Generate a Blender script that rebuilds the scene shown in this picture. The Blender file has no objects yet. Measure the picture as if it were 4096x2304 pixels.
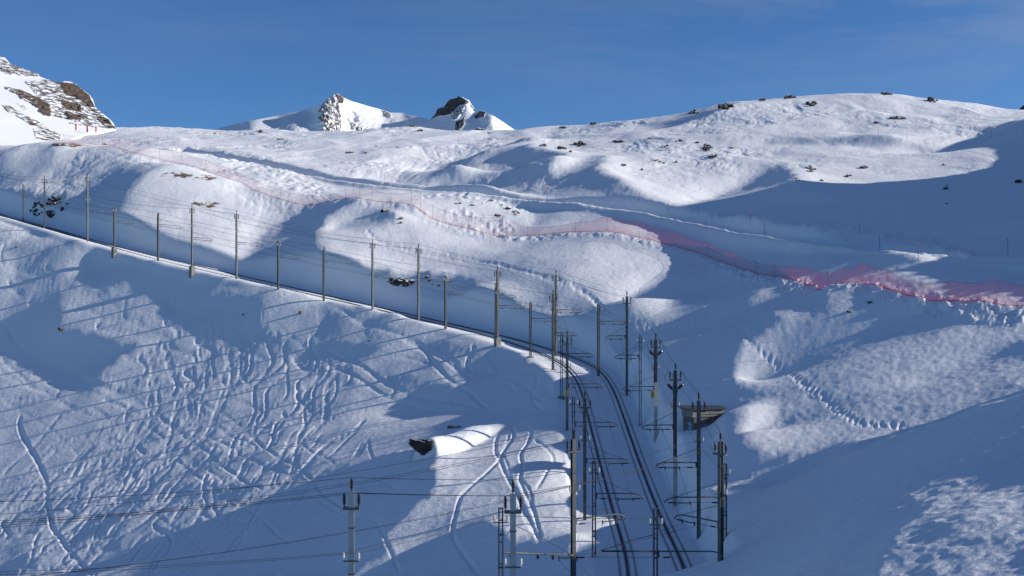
# Snow slopes with a twin-track rack railway, piste netting and far peaks
import bpy, math, random
import numpy as np

scene = bpy.context.scene
COL = scene.collection
random.seed(7); RNG = np.random.default_rng(7)

# ------------------------------------------------------------------ camera, sky, sun, exposure
cam_data = bpy.data.cameras.new('camera')
cam_data.sensor_width = 36.0
cam_data.lens = 36.0*4770.0/4096.0
cam_data.shift_y = 56.0/4096.0
cam_data.clip_start = 1.0
cam_data.clip_end = 60000.0
cam = bpy.data.objects.new('camera', cam_data)
cam.location = (0, 0, 0)
cam.rotation_euler = (math.radians(90), 0, 0)
COL.objects.link(cam)
scene.camera = cam

SUN_EL = math.radians(20.0)
SUN_AZ = math.radians(90.0)          # from +Y (the view) clockwise to +X: low sun straight off to the right
world = bpy.data.worlds.new('World'); scene.world = world
world.use_nodes = True
nt = world.node_tree; nt.nodes.clear()
wo = nt.nodes.new('ShaderNodeOutputWorld'); bg = nt.nodes.new('ShaderNodeBackground')
sky = nt.nodes.new('ShaderNodeTexSky'); sky.sky_type = 'NISHITA'; sky.sun_disc = False
sky.sun_elevation = SUN_EL; sky.sun_rotation = SUN_AZ
sky.altitude = 2800; sky.air_density = 1.0; sky.dust_density = 0.0; sky.ozone_density = 3.0
# thin cirrus, mostly towards the upper right
tc = nt.nodes.new('ShaderNodeTexCoord'); mp = nt.nodes.new('ShaderNodeMapping')
mp.inputs['Scale'].default_value = (1.5, 1.5, 9.0); mp.inputs['Rotation'].default_value = (0, math.radians(-14), 0)
nz = nt.nodes.new('ShaderNodeTexNoise'); nz.inputs['Scale'].default_value = 2.2; nz.inputs['Detail'].default_value = 7; nz.inputs['Roughness'].default_value = .62
nz.inputs['Distortion'].default_value = .6
rmp = nt.nodes.new('ShaderNodeMapRange'); rmp.inputs[1].default_value = .38; rmp.inputs[2].default_value = .8; rmp.inputs[4].default_value = .55
sepd = nt.nodes.new('ShaderNodeSeparateXYZ')
rx = nt.nodes.new('ShaderNodeMapRange'); rx.inputs[1].default_value = -.15; rx.inputs[2].default_value = .42; rx.inputs[3].default_value = .16; rx.inputs[4].default_value = 1.0
rz = nt.nodes.new('ShaderNodeMapRange'); rz.inputs[1].default_value = .14; rz.inputs[2].default_value = .22
mu = nt.nodes.new('ShaderNodeMath'); mu.operation = 'MULTIPLY'; mu2 = nt.nodes.new('ShaderNodeMath'); mu2.operation = 'MULTIPLY'
mixc = nt.nodes.new('ShaderNodeMixRGB'); mixc.inputs[2].default_value = (3.6, 4.1, 5.2, 1)
L = nt.links.new
L(tc.outputs['Generated'], mp.inputs[0]); L(mp.outputs[0], nz.inputs['Vector']); L(nz.outputs[0], rmp.inputs[0])
L(tc.outputs['Generated'], sepd.inputs[0]); L(sepd.outputs[0], rx.inputs[0]); L(sepd.outputs[2], rz.inputs[0])
L(rmp.outputs[0], mu.inputs[0]); L(rx.outputs[0], mu.inputs[1]); L(mu.outputs[0], mu2.inputs[0]); L(rz.outputs[0], mu2.inputs[1])
tint = nt.nodes.new('ShaderNodeMixRGB'); tint.blend_type = 'MULTIPLY'; tint.inputs[0].default_value = 1; tint.inputs[2].default_value = (.53, .80, 1.07, 1)   # thin, dry mountain air
L(sky.outputs[0], tint.inputs[1]); L(tint.outputs[0], mixc.inputs[1]); L(mu2.outputs[0], mixc.inputs[0]); L(mixc.outputs[0], bg.inputs[0]); L(bg.outputs[0], wo.inputs[0])
bg.inputs[1].default_value = 0.092

sun_data = bpy.data.lights.new('sun', 'SUN'); sun_data.energy = 5.0; sun_data.angle = math.radians(0.53); sun_data.color = (1.0, .955, .89)
sun = bpy.data.objects.new('sun', sun_data); COL.objects.link(sun)
# light travels from the sun towards -direction
sd = (math.sin(SUN_AZ)*math.cos(SUN_EL), math.cos(SUN_AZ)*math.cos(SUN_EL), math.sin(SUN_EL))
from mathutils import Vector
sun.rotation_euler = Vector(sd).to_track_quat('Z', 'Y').to_euler()
sun.location = (300, 100, 200)

vs = scene.view_settings
vs.view_transform = 'Standard'; vs.look = 'None'; vs.exposure = 0.14; vs.gamma = 1.0; vs.use_curve_mapping = False

# ---------------------------------------------------------------- survey data
F, CX, HZ = 4770.0, 2048.0, 1208.0        # focal length, centre and horizon of the 4096 px wide survey picture
SUN_T = math.tan(math.radians(20.0))
def P(X, V, Y): return ((X-CX)*Y/F, Y, (HZ-V)*Y/F)

TRK_L = [(2515,2304,73),(2511,2227,78),(2493,2165,82.5),(2463,2073,90),(2435,1974,97.5),(2402,1854,106.5),(2365,1710,118),
 (2342,1617,125.5),(2321,1540,131.5),(2299,1493,136),(2272,1462,139.5),(2213,1431,144.5),(2140,1400,150),(2049,1370,155),
 (1931,1334,161),(1497,1232,178),(1000,1120,192),(596,1027,204),(298,942,218),(100,885,233),(-150,820,255)]
TRK_R = [(2754,2304,72),(2725,2227,77.5),(2694,2165,82.5),(2649,2073,90),(2608,1974,97.5),(2562,1854,106.5),(2511,1710,118),
 (2479,1617,125.5),(2449,1540,132),(2420,1493,137.5),(2386,1462,142),(2311,1431,148),(2218,1400,153),(2136,1373,157.5),
 (1987,1334,164),(1646,1256,177),(1497,1222,182),(1000,1108,196),(596,1016,208),(298,937,222),(100,880,237),(-150,815,259)]
ROW_L = [(2376,2244,79),(2339,2073,90),(2294,1897,102),(2268,1712,116),(2244,1600,126),(2212,1488,137),(2117,1433,145),
 (1990,1360,152),(1782,1291,163),(1490,1217,173),(1113,1133,184),(768,1083,194),(457,1004,205),(178,905,225)]
ROW_R = [(2882,2273,70),(2899,2149,76),(2795,2028,83),(2701,1857,94),(2623,1673,111),(2561,1552,119),(2507,1459,129),(2394,1411,137),
 (2224,1367,147),(1984,1281,160),(1674,1218,168),(1295,1123,180),(946,1064,191),(632,993,200),(350,895,212),(92,862,235)]
FENCE = [(247,577,296),(331,581,288),(410,587,278),(478,594,266),(556,615,258),(637,637,250),(728,655,245),(824,680,240),(919,717,236),
 (1019,762,232),(1122,797,228),(1250,818,225),(1320,807,222),(1382,795,220.5),(1439,793,219.5),(1488,802,218),(1565,808,215),(1645,819,212),
 (1683,843,210),(1730,876,208),(1870,915,205),(2010,943,203),(2110,943,200),(2302,928,196),(2429,926,191),(2559,950,188),(2697,983,184),
 (2830,1027,177),(2941,1068,168),(3023,1095,160),(3099,1109,153),(3174,1121,145),(3220,1136,141),(3263,1144,138),(3314,1142,135),
 (3371,1131,131),(3451,1136,126),(3552,1157,122),(3653,1187,119),(3803,1206,116),(3985,1218,113),(4180,1222,111)]
ROAD = [(4300,1060,131),(4096,1047,137),(3830,1030,143),(3569,999,150),(3178,943,168),(2880,890,186),(2600,828,203),(2280,802,212),(1832,760,230),(1586,747,243),
 (1487,745,248),(1280,709,262),(1093,671,278),(894,632,300),(696,597,328)]
CTRL = [ # left slope, tilted down to the left
 (2150,1900,100),(1900,1965,100),(1500,2080,100),(1000,2250,100),(500,2430,100),(2150,2195,85),(1900,2262,85),(1500,2390,85),(2230,2304,74.5),(2000,2370,75),
 (2100,1775,115),(1700,1865,115),(1500,1918,115),(1000,2075,115),(500,2238,115),(0,2395,115),(2050,1640,130),(1700,1722,130),(1300,1818,130),(800,1962,130),(300,2112,130),(0,2198,130),(-250,2275,130),
 (1950,1500,145),(1600,1588,145),(1200,1692,145),(700,1822,145),(200,1958,145),(-250,2080,145),(1700,1385,160),(1300,1485,160),(900,1588,160),(400,1718,160),(0,1818,160),(-250,1880,160),
 (1300,1272,175),(900,1388,175),(500,1492,175),(0,1622,175),(-250,1690,175),(800,1172,190),(400,1292,190),(0,1402,190),(-250,1470,190),(350,1062,205),(0,1162,205),(-250,1225,205),(0,960,221),(0,850,237),
 # hillside beyond the track
 (0,607,272),(149,587,275),(238,579,276),(323,582,276),(400,590,274),(0,740,252),(200,720,256),(400,700,250),(190,800,245),(500,800,226),
 (700,690,252),(850,725,240),(1000,780,232),(650,900,214),(900,900,214),(1100,960,205),(1400,960,197),(1700,960,196),(1950,1080,182),
 (1250,880,216),(1530,830,214),(1600,870,208),(2200,1130,169),(2400,1030,177),(2600,1080,172),(2500,1250,150),(2700,1200,160),(2700,1390,137),
 (2300,1250,155),(2900,1330,135),(2900,1200,148),(3050,1190,142),(2743,1748,106),(2850,1640,107),(3000,1800,98),(3000,1600,113),(2800,1900,91),(3100,1950,86),
 # right bowl and the near hill
 (2950,1585,107),(3300,1500,107),(3640,1420,107),(4000,1340,107),(2950,1515,112),(3300,1432,112),(3640,1348,112),(4000,1265,112),(2950,1680,101),(3300,1595,101),(3640,1512,101),(4000,1428,101),
 (3000,1730,97),(3300,1688,95.5),(3640,1605,95),(4000,1518,94.5),(4300,1450,94),(2950,1450,118),(3300,1348,118),(3640,1262,118),(4300,1360,102),
 (4096,1574,74),(3800,1672,77),(3641,1725,80),(3400,1812,84),(4300,1505,72),(4096,1640,84),(3800,1715,87),(4300,1560,82),
 (4096,2304,44),(3700,2304,47),(3300,2304,52),(2980,2304,62),(2852,2304,69),(4096,1900,58),(3700,2000,58),(3300,2080,64),(4300,2200,42),
 # below the frame
 (-300,2800,78),(600,2750,68),(1300,2650,60),(2000,2600,55),(2600,2800,56),(-300,3900,46),(1000,3900,42),(2000,3900,38),(2900,3600,38),(3600,3000,36),(4300,2700,36),
 # above the fence
 (3985,1130,125),(3500,1070,137),(3100,1020,163),(2700,890,193),(2450,850,208),(2200,830,206),(1950,830,215),(1700,800,222),(1900,880,210),(1500,775,233),
 (1150,730,249),(1000,690,255),(800,630,277),(1300,765,240),
 # above the lower piste
 (1200,660,286),(1500,690,272),(1700,690,265),(2000,700,256),(2400,720,240),(2800,780,214),(3200,830,190),(3600,900,172),(4000,960,156),(4300,960,149),
 (1000,590,332),(1300,600,330),(1600,600,325),(1900,620,305),(2200,590,305),(2500,620,275),(2900,640,258),(3300,660,245),(3700,680,230),(4050,700,215),(4300,700,208),
 (2700,570,295),(3100,575,280),(3500,555,275),(3900,570,262),(4300,550,255),(3000,480,325),(3400,460,325),(3800,470,315),(4200,480,305),
 (1100,545,390),(1653,545,375),(2050,550,370),(2400,530,350),(2700,500,340),(500,560,375),(700,545,395),(300,570,340),(100,590,330),(-200,600,320),(0,600,330),
]
SKY = [(-300,600,430),(0,565,440),(250,530,450),(462,512,470),(596,507,470),(745,512,470),(870,540,450),(1018,525,435),(1168,531,432),(1300,538,430),(1493,529,420),(1648,505,415),
 (1714,511,415),(1852,533,415),(2073,531,410),(2211,511,400),(2365,497,390),(2470,496,385),(2600,480,378),(2786,431,368),(3022,405,365),
 (3240,380,360),(3370,379,360),(3532,376,360),(3718,397,355),(3861,410,350),(3966,437,345),(4096,446,340),(4300,452,340)]

# outlines of shaded ground, read off enlarged tiles: origin, scale, points
SHADE = [
 ((0,500,2.0125),[
  [(0,300),(120,280),(300,215),(420,180),(500,170),(530,190),(420,200),(330,230),(200,280),(60,320),(0,330)],
  [(0,560),(180,555),(330,570),(600,590),(780,560),(860,500),(950,450),(1080,400),(1150,390),(1100,430),(1040,480),(980,560),(930,640),(940,800),(960,870),(1050,910),(1150,960),(1270,995),(1400,1030),(1600,1075),(1800,1125),(1900,1140),(1960,1080),(2050,990),(2150,920),(2250,850),(2350,770),(2420,740),(2576,700),(2576,1330),(2200,1240),(1800,1145),(1500,1092),(1000,982),(600,885),(200,800),(0,720)],
  [(925,1015),(1020,1010),(1250,1070),(1500,1120),(1650,1150),(1800,1200),(1900,1240),(1800,1260),(1600,1290),(1400,1370),(1300,1370),(1180,1330),(1100,1260),(1000,1240),(930,1210),(915,1130)],
  [(1400,190),(1600,205),(1900,255),(2200,330),(2576,410),(2576,370),(2300,310),(2000,250),(1700,205)],
 ]),
 ((1000,700,2.0125),[
  [(0,600),(80,480),(200,400),(330,360),(450,310),(560,260),(700,215),(800,195),(880,200),(850,240),(700,290),(600,330),(650,360),(600,410),(450,480),(350,540),(330,600),(560,640),(650,640),(800,720),(1000,770),(1200,770),(1450,770),(1600,820),(1800,870),(2000,960),(2150,1010),(2050,1120),(2300,1200),(2400,1220),(2500,1300),(2400,1370),(2000,1240),(1500,1120),(1000,1020),(500,910),(0,820)],
  [(650,415),(750,385),(900,330),(1000,300),(1060,290),(1150,300),(1190,360),(1100,385),(900,405),(700,420)],
  [(2240,180),(2576,210),(2576,390),(2270,420),(2260,330),(2240,250)],
 ]),
 ((1900,1000,3.22),[
  [(0,480),(200,530),(400,600),(600,680),(480,800),(340,890),(500,960),(700,1060),(850,1090),(960,1040),(1100,970),(1250,900),(1450,840),(1600,790),(1700,740),(1900,650),(2050,620),(2300,450),(2450,340),(2576,260),(2576,1449),(1370,1420),(1000,1280),(600,1160),(0,1010)],
 ]),
 ((1300,350,1.8114),[
  [(430,700),(700,600),(850,550),(1000,490),(1150,460),(1310,430),(1500,420),(1650,440),(1750,480),(1690,520),(1640,600),(1640,640),(1800,540),(1950,480),(2050,500),(1960,590),(2100,650),(2250,720),(2350,790),(2576,840),(2576,885),(2200,850),(1700,800),(1300,760),(900,730),(600,715)],
  [(1500,810),(1700,815),(2200,865),(2576,905),(2576,1050),(2450,1020),(2250,960),(2050,935),(1900,965),(1700,990),(1510,1000),(1500,900)],
 ]),
 ((2600,350,1.610),[
  [(0,795),(450,885),(930,970),(1200,1000),(1560,1055),(1900,1115),(2409,1132),(2409,1370),(2000,1390),(1700,1340),(1500,1300),(1300,1265),(1150,1290),(1150,1449),(0,1449),(0,1290),(100,1230),(240,1110),(240,1050),(160,940),(0,890)],
  [(0,765),(500,865),(1000,962),(1500,1015),(1850,1045),(2150,1105),(2409,1118),(2409,850),(2250,890),(2100,950),(1850,1025),(1860,1000),(2100,920),(2250,860),(2409,820),(2409,305),(2250,320),(2000,350),(1800,350),(1620,330),(1450,310),(1230,320),(900,345),(700,355),(900,380),(1230,385),(1560,355),(1720,370),(1750,405),(2180,430),(2260,490),(2050,545),(1900,590),(1750,640),(1640,690),(1530,735),(1120,735),(1100,690),(1000,620),(940,590),(930,530),(840,505),(740,515),(650,580),(560,640),(380,725),(0,740)],
  [(2070,310),(2250,250),(2330,222),(2409,240),(2409,300),(2200,320)],
  [(0,215),(150,200),(250,190),(330,150),(420,150),(430,190),(250,230),(100,260),(0,275)],
 ]),
 ((0,850,1.8114),[
  [(0,760),(150,690),(300,680),(420,660),(500,690),(450,760),(420,830),(480,860),(560,870),(640,880),(800,930),(900,960),(1000,930),(960,1000),(800,1080),(700,1170),(750,1250),(650,1320),(500,1290),(400,1250),(300,1150),(150,1050),(0,1030)],
  [(1230,630),(1400,600),(1700,610),(1870,690),(1750,720),(1550,740),(1450,690),(1250,690)],
  [(1720,690),(2000,700),(1900,740),(1850,800),(1960,880),(2000,960),(1900,950),(1760,870),(1650,810)],
 ]),
 ((1300,1050,2.415),[
  [(0,800),(150,770),(500,830),(600,870),(400,900),(300,960),(0,900)],
  [(1700,780),(1600,850),(1500,950),(1420,1060),(1450,1150),(1350,1210),(1000,1170),(900,1200),(820,1300),(700,1360),(600,1430),(500,1470),(900,1500),(1000,1470),(1300,1430),(1620,1430),(1640,1480),(1800,1490),(2100,1460),(2300,1390),(2330,1200),(2250,1080),(2180,1060),(2000,920),(1850,830),(1740,780)],
 ]),
 ((1200,1700,2.342),[
  [(0,550),(350,440),(550,380),(700,320),(950,250),(1040,240),(1080,320),(1300,220),(1250,400),(1300,480),(1250,640),(1100,720),(900,950),(700,1100),(850,1150),(750,1200),(560,1330),(560,1414),(0,1414)],
  [(600,1414),(900,1300),(1000,1150),(1300,1050),(1700,900),(1900,1000),(2000,1100),(2300,1100),(2450,1050),(2576,1000),(2576,1480),(600,1480)],
 ]),
 ((0,1650,2.1467),[
  [(700,1290),(850,1200),(1100,1130),(1480,1000),(1750,920),(2000,840),(2250,740),(2400,690),(2576,660),(2576,1404),(1220,1404),(1300,1290),(1100,1310),(620,1360)],
 ]),
 # track trough and the shaded side of the near hill
 ((0,0,0.629),[
  [(1440,1000),(1470,1010),(1520,990),(1440,920),(1380,880),(1500,880),(1560,900),(1800,790),(1950,790),(1990,810),(1880,850),(1850,900),(1860,960),(1920,990),(1850,1000),(1745,1028),(1700,1100),(1800,1100),(1840,1060),(1880,1120),(1925,1145),(2000,1142),(2100,1120),(2200,1110),(2290,1087),(2420,1040),(2580,988),(2620,980),(2620,1200),(2576,1205),(2480,1230),(2350,1270),(2260,1330),(2220,1400),(2200,1470),(1440,1470),(1500,1390),(1535,1335),(1500,1290),(1475,1200),(1455,1100),(1440,1050)],
  [(1560,900),(1500,880),(1550,830),(1640,800),(1800,640),(1820,600),(2000,640),(2100,700),(2080,760),(1960,770),(1900,800),(1850,860),(1840,920),(1750,1000),(1640,1000)],
 ]),
 ((3000,1050,2.229),[
  [(1430,1050),(1700,990),(2000,850),(2200,750),(2443,690),(2600,650),(2600,830),(2443,880),(2200,950),(2000,1000),(1750,1060),(1560,1065)],
  [(1430,370),(1500,390),(2000,430),(2443,470),(2600,480),(2600,560),(2360,545),(2150,515),(1900,500),(1700,470),(1430,410)],
 ]),
]
LIGHT = [ # sunlit islands on top of the outlines above, with their steepness towards the sun
 ((3000,1050,2.229),[ (.18,[(0,330),(150,260),(310,240),(200,310),(0,400)]),
   (.3,[(700,230),(860,190),(1000,210),(1200,260),(1400,330),(2443,470),(2443,440),(1700,350),(1300,290),(1000,180),(820,180)]) ]),
 ((1900,1000,3.22),[ (.3,[(0,1060),(600,1200),(1000,1310),(1300,1440),(700,1449),(300,1150),(0,1080)]) ]),
 ((2100,1400,3.22),[ (.35,[(500,100),(700,110),(780,240),(700,300),(560,300)]) ]),
]
GRAZE = ((1200,1700,2.342), (.05,[(1250,640),(1450,500),(1500,700),(1430,950),(1300,1050),(1000,1150),(900,1300),(600,1414),(560,1330),(750,1200),(850,1150),(700,1100),(900,950),(1100,720)]))
BRIGHT = [ # ground that faces the sun squarely
 ((0,500,2.0125), (.42,[(1150,400),(1500,330),(1900,450),(2300,700),(2200,850),(1900,1050),(1600,1050),(1000,850),(980,650)])),
 ((0,0,0.629), (.36,[(1440,1050),(1535,1330),(1440,1380),(1400,1000)])),
 ((0,0,0.629), (.34,[(1650,330),(2000,235),(2400,240),(2576,290),(2576,330),(2200,340),(1900,330)])),
 ((0,0,0.629), (.36,[(300,320),(550,340),(1280,340),(900,440),(500,370)])),
 ((1200,1700,2.342), (.14,[(1450,500),(1500,250),(2300,250),(2450,800),(2300,1100),(2000,1100),(1900,1000),(1700,900),(1430,950)])),
 GRAZE,
 ((3000,1050,2.229), (.14,[(-300,650),(700,480),(1150,330),(1900,480),(2600,560),(2600,1200),(1700,1500),(500,1800),(-300,1500)])),
 ((0,850,1.8114), (.34,[(0,0),(300,120),(800,280),(820,450),(0,600)])),
]
def inside(px, py, poly):
    r = np.zeros(px.shape, bool); n = len(poly)
    for i in range(n):
        x0,y0 = poly[i]; x1,y1 = poly[(i+1)%n]
        if y0 == y1: continue
        c = ((py > y0) != (py > y1)) & (px < (x1-x0)*(py-y0)/(y1-y0)+x0)
        r ^= c
    return r
def classify(X, V):
    """steepness target: value >=0 lit by that much, -1 shaded"""
    cls = np.where((X<2150)&(V>820+.33*X), .17, .235)
    for (ox,oy,s),(dl,poly) in BRIGHT:
        cls[inside((X-ox)*s,(V-oy)*s,poly)] = dl
    for (ox,oy,s),polys in SHADE:
        for p in polys:
            xs=[a for a,b in p]; ys=[b for a,b in p]
            m = inside((X-ox)*s,(V-oy)*s,p); cls[m] = -1
    for (ox,oy,s),polys in LIGHT:
        for dl,p in polys: cls[inside((X-ox)*s,(V-oy)*s,p)] = dl
    return cls

def solve(verbose=False, ws=1.0, a1=.6, a0=2e-5, wc=.002, outer=8, iters=400):
    def dense(r):
        a=np.array(r,float); t=np.arange(0,len(a)-1+1e-9,.34); return [tuple(np.interp(t,range(len(a)),a[:,k]) [i] for k in range(3)) for i in range(len(t))]
    rl,rr=dense(ROW_L),dense(ROW_R)
    pts = list(CTRL)+rl+rr+FENCE+ROAD+TRK_L+TRK_R
    for X,V,Y in SKY:
        pts += [(X,V,Y),(X,V+45,Y+45),(X,V+160,Y+140),(X,V+260,780)]
    pts = np.array(pts, float)
    px, pv, pw = pts[:,0], pts[:,1], F*np.log(pts[:,2])
    sc = 1000.
    def U(r2): return np.where(r2>0, .5*r2*np.log(np.maximum(r2,1e-12)), 0)
    a = np.stack([px,pw],1)/sc
    r2 = ((a[:,None]-a[None])**2).sum(-1)
    n = len(a); K = np.zeros((n+3,n+3)); K[:n,:n] = U(r2)+np.eye(n)*2e-3
    K[:n,n]=1; K[:n,n+1:]=a; K[n,:n]=1; K[n+1:,:n]=a.T
    w = np.linalg.solve(K, np.concatenate([pv,[0,0,0]]))
    gx = np.arange(-300,4421,20.); gw = np.linspace(F*math.log(36),F*math.log(780),310)
    GX,GW = np.meshgrid(gx,gw)
    q = np.stack([GX.ravel(),GW.ravel()],1)/sc
    v0 = np.empty(len(q))
    for i in range(0,len(q),8000):
        qq=q[i:i+8000]; v0[i:i+8000] = U(((qq[:,None]-a[None])**2).sum(-1))@w[:n]+w[n]+qq@w[n+1:]
    v0 = v0.reshape(GX.shape)
    hx=20.; hw=gw[1]-gw[0]; k=(hx/hw)**2
    def lap(d):
        p=np.pad(d,1,mode='edge')
        return p[1:-1,2:]+p[1:-1,:-2]-2*d + k*(p[2:,1:-1]+p[:-2,1:-1]-2*d)
    aw = (a1/hx**2*(1+.8*np.clip((np.exp(gw/F)-140)/60,0,1)))[:,None]
    ski=1/(1+np.exp((GX-2150)/60))*1/(1+np.exp((np.exp(GW/F)-212)/6)); aw=aw*(1-.6*ski)
    C = np.zeros_like(v0)
    ii = np.clip(np.round((pw-gw[0])/hw).astype(int),0,len(gw)-1); jj=np.clip(np.round((px-gx[0])/hx).astype(int),0,len(gx)-1)
    keep = np.zeros(len(pts),bool); nc=len(CTRL); nr=nc+len(rl)+len(rr)
    keep[nc:nr]=1; keep[nr+len(FENCE)+len(ROAD):]=1
    kw_=np.where(keep,wc,wc*.03)
    for di in range(-3,4):
        for dj in range(-3,4):
            np.maximum.at(C,(np.clip(ii+di,0,len(gw)-1),np.clip(jj+dj,0,len(gx)-1)),kw_*math.exp(-(di*di*(hw/hx)**2*.25+dj*dj)/4.5))
    d = np.zeros_like(v0)
    for o in range(outer):
        v = v0+d
        cm = np.minimum.accumulate(np.vstack([np.full((1,v.shape[1]),9e9),v[:-1]]),0)
        vis = (v < cm+6) & (v < 2340)
        cls = classify(np.minimum(GX,4092), v)
        tgt = np.zeros_like(v); m = np.zeros_like(v)
        lit = vis & (cls>=0)
        tgt[lit] = -(SUN_T-cls[lit]); m[lit] = 1.0
        sl = np.zeros_like(v); sl[:,1:] = np.diff(v,axis=1)/hx      # already facing the sun enough: leave alone
        m[lit & (sl > -(SUN_T-.09)) & (sl < .25)] = .3
        sh = vis & (cls<0)
        need = np.zeros(len(gw))
        for i in range(v.shape[0]):
            r = sh[i]
            if not r.any(): continue
            e = np.flatnonzero(np.diff(np.concatenate([[0],r.astype(int),[0]])))
            vi=vis[i]; edge=len(r)
            if r[vi][-6:].any():
                cs=np.cumsum((r&vi)[::-1])[::-1]; cv=np.cumsum(vi[::-1])[::-1]
                ok=r&(cs>=.93*cv)
                edge=np.flatnonzero(ok)[0] if ok.any() else len(r)
            if len(r)-edge>10:
                need[i]=(-v[i,edge]-SUN_T*gx[edge])-(-v[i,-1]-SUN_T*gx[-1])
                m[i,edge:]=0
            for s0,s1 in zip(e[::2],e[1::2]):
                if s0>=edge: continue
                L=s1-s0; s=(np.arange(L)+.5)/L
                tgt[i,s0:s1] = -(SUN_T+.05+(.16 if i>200 else .13)*(2*s-1)); m[i,s0:s1] = 1.3*min(1,L/14)*(1+1.2*ski[i,s0:s1]+1.0*(gw[i]>F*math.log(215)))
        mm = np.minimum(m[:,1:],m[:,:-1])*ws/hx**2
        tt = .5*(tgt[:,1:]+tgt[:,:-1])*hx
        def DT(e):
            r=np.zeros_like(v); r[:,1:]+=e; r[:,:-1]-=e; return r
        def A(x): return lap(aw*lap(x)) + a0*x + C/hx**2*x + DT(mm*np.diff(x,axis=1))
        b = -DT(mm*(np.diff(v0,axis=1)-tt))
        x=d.copy(); r=b-A(x); p=r.copy(); rs=(r*r).sum()
        for it in range(iters):
            Ap=A(p); al=rs/(p*Ap).sum(); x+=al*p; r-=al*Ap; rn=(r*r).sum()
            if rn<1e-12: break
            p=r+rn/rs*p; rs=rn
        d=x
        if verbose: print(o,'rms d',np.sqrt((d*d).mean()),'res',rs, 'ctrl',np.sqrt((d[ii,jj]**2).mean()))
    pk=np.pad(need,14,mode='edge'); pk=np.max(np.stack([pk[i:i+len(need)] for i in range(29)]),0)
    pk=np.pad(pk,14,mode='edge'); pk=np.min(np.stack([pk[i:i+len(need)] for i in range(29)]),0)
    yy=np.exp(gw/F); need=np.where(yy>122,pk,need*.3); need=np.maximum(need,np.interp(yy,[106,111,120,128,134],[0,190,215,235,0]))
    nd=np.pad(need,6,mode='edge'); nd=np.median(np.stack([nd[i:i+len(need)] for i in range(13)]),0)
    kern=np.exp(-np.arange(-10,11)**2/32.); nd=np.convolve(np.pad(nd,10,mode='edge'),kern/kern.sum(),'valid')
    # final height of the hill out of frame: the one that shades and spares the most ground in each row
    v=v0+d; G=-v-SUN_T*gx[None]; rec=G>=np.maximum.accumulate(G[:,::-1],1)[:,::-1]-1.5; nd=np.zeros(len(gw))
    cm=np.minimum.accumulate(np.vstack([np.full((1,v.shape[1]),9e9),v[:-1]]),0)
    vis=(v<cm+6)&(v<2330)&(gx[None]<4096)&(gx[None]>0); cls=classify(GX,v)
    for i in range(len(gw)):
        ql=np.sort(G[i][vis[i]&rec[i]&(cls[i]>=0)]-G[i,-1]); qs=np.sort(G[i][vis[i]&rec[i]&(cls[i]<0)]-G[i,-1])
        if len(qs)<4: continue
        c=np.concatenate([[0],qs[qs>0]+2.])
        e=(2.6 if 124<np.exp(gw[i]/F)<168 else 1.3)*np.searchsorted(ql,c)+(len(qs)-np.searchsorted(qs,c)); nd[i]=c[np.argmin(e)]
    tl=np.array(TRK_L,float); yy=np.exp(gw/F); gt=np.interp(yy,tl[:,2],-tl[:,1]-SUN_T*tl[:,0])-G[:,-1]
    nd=np.where((yy>133)&(yy<166),np.minimum(nd,gt-25),nd)
    nd=np.pad(nd,4,mode='edge'); nd=np.median(np.stack([nd[i:i+len(gw)] for i in range(9)]),0)
    nd=np.convolve(np.pad(nd,5,mode='edge'),np.hanning(13)[1:-1]/np.hanning(13).sum(),'valid')
    return gx,gw,v0,v,np.maximum(nd,0)

# ------------------------------------------------------------------ helpers
def mk(name, verts, faces, mat=None, parent=None, smooth=False, loc=None):
    me = bpy.data.meshes.new(name)
    verts = np.asarray(verts, np.float32)
    if isinstance(faces, np.ndarray):
        nf, k = faces.shape
        me.vertices.add(len(verts)); me.vertices.foreach_set('co', verts.ravel())
        me.loops.add(nf*k); me.loops.foreach_set('vertex_index', faces.astype(np.int32).ravel())
        me.polygons.add(nf); me.polygons.foreach_set('loop_start', np.arange(0, nf*k, k, dtype=np.int32))
        me.update(calc_edges=True)
    else:
        me.from_pydata([tuple(v) for v in verts], [], faces); me.update()
    if smooth: me.polygons.foreach_set('use_smooth', np.ones(len(me.polygons), bool))
    if mat: me.materials.append(mat)
    o = bpy.data.objects.new(name, me); COL.objects.link(o)
    if parent: o.parent = parent
    if loc is not None: o.location = loc
    return o
def tag(o, label=None, cat=None, group=None, kind=None):
    if label: o['label'] = label
    if cat: o['category'] = cat
    if group: o['group'] = group
    if kind: o['kind'] = kind
    return o
def empty(name, loc, rz=0.0):
    o = bpy.data.objects.new(name, None); o.empty_display_size = .3
    o.location = loc; o.rotation_euler = (0, 0, rz); COL.objects.link(o); return o

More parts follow.
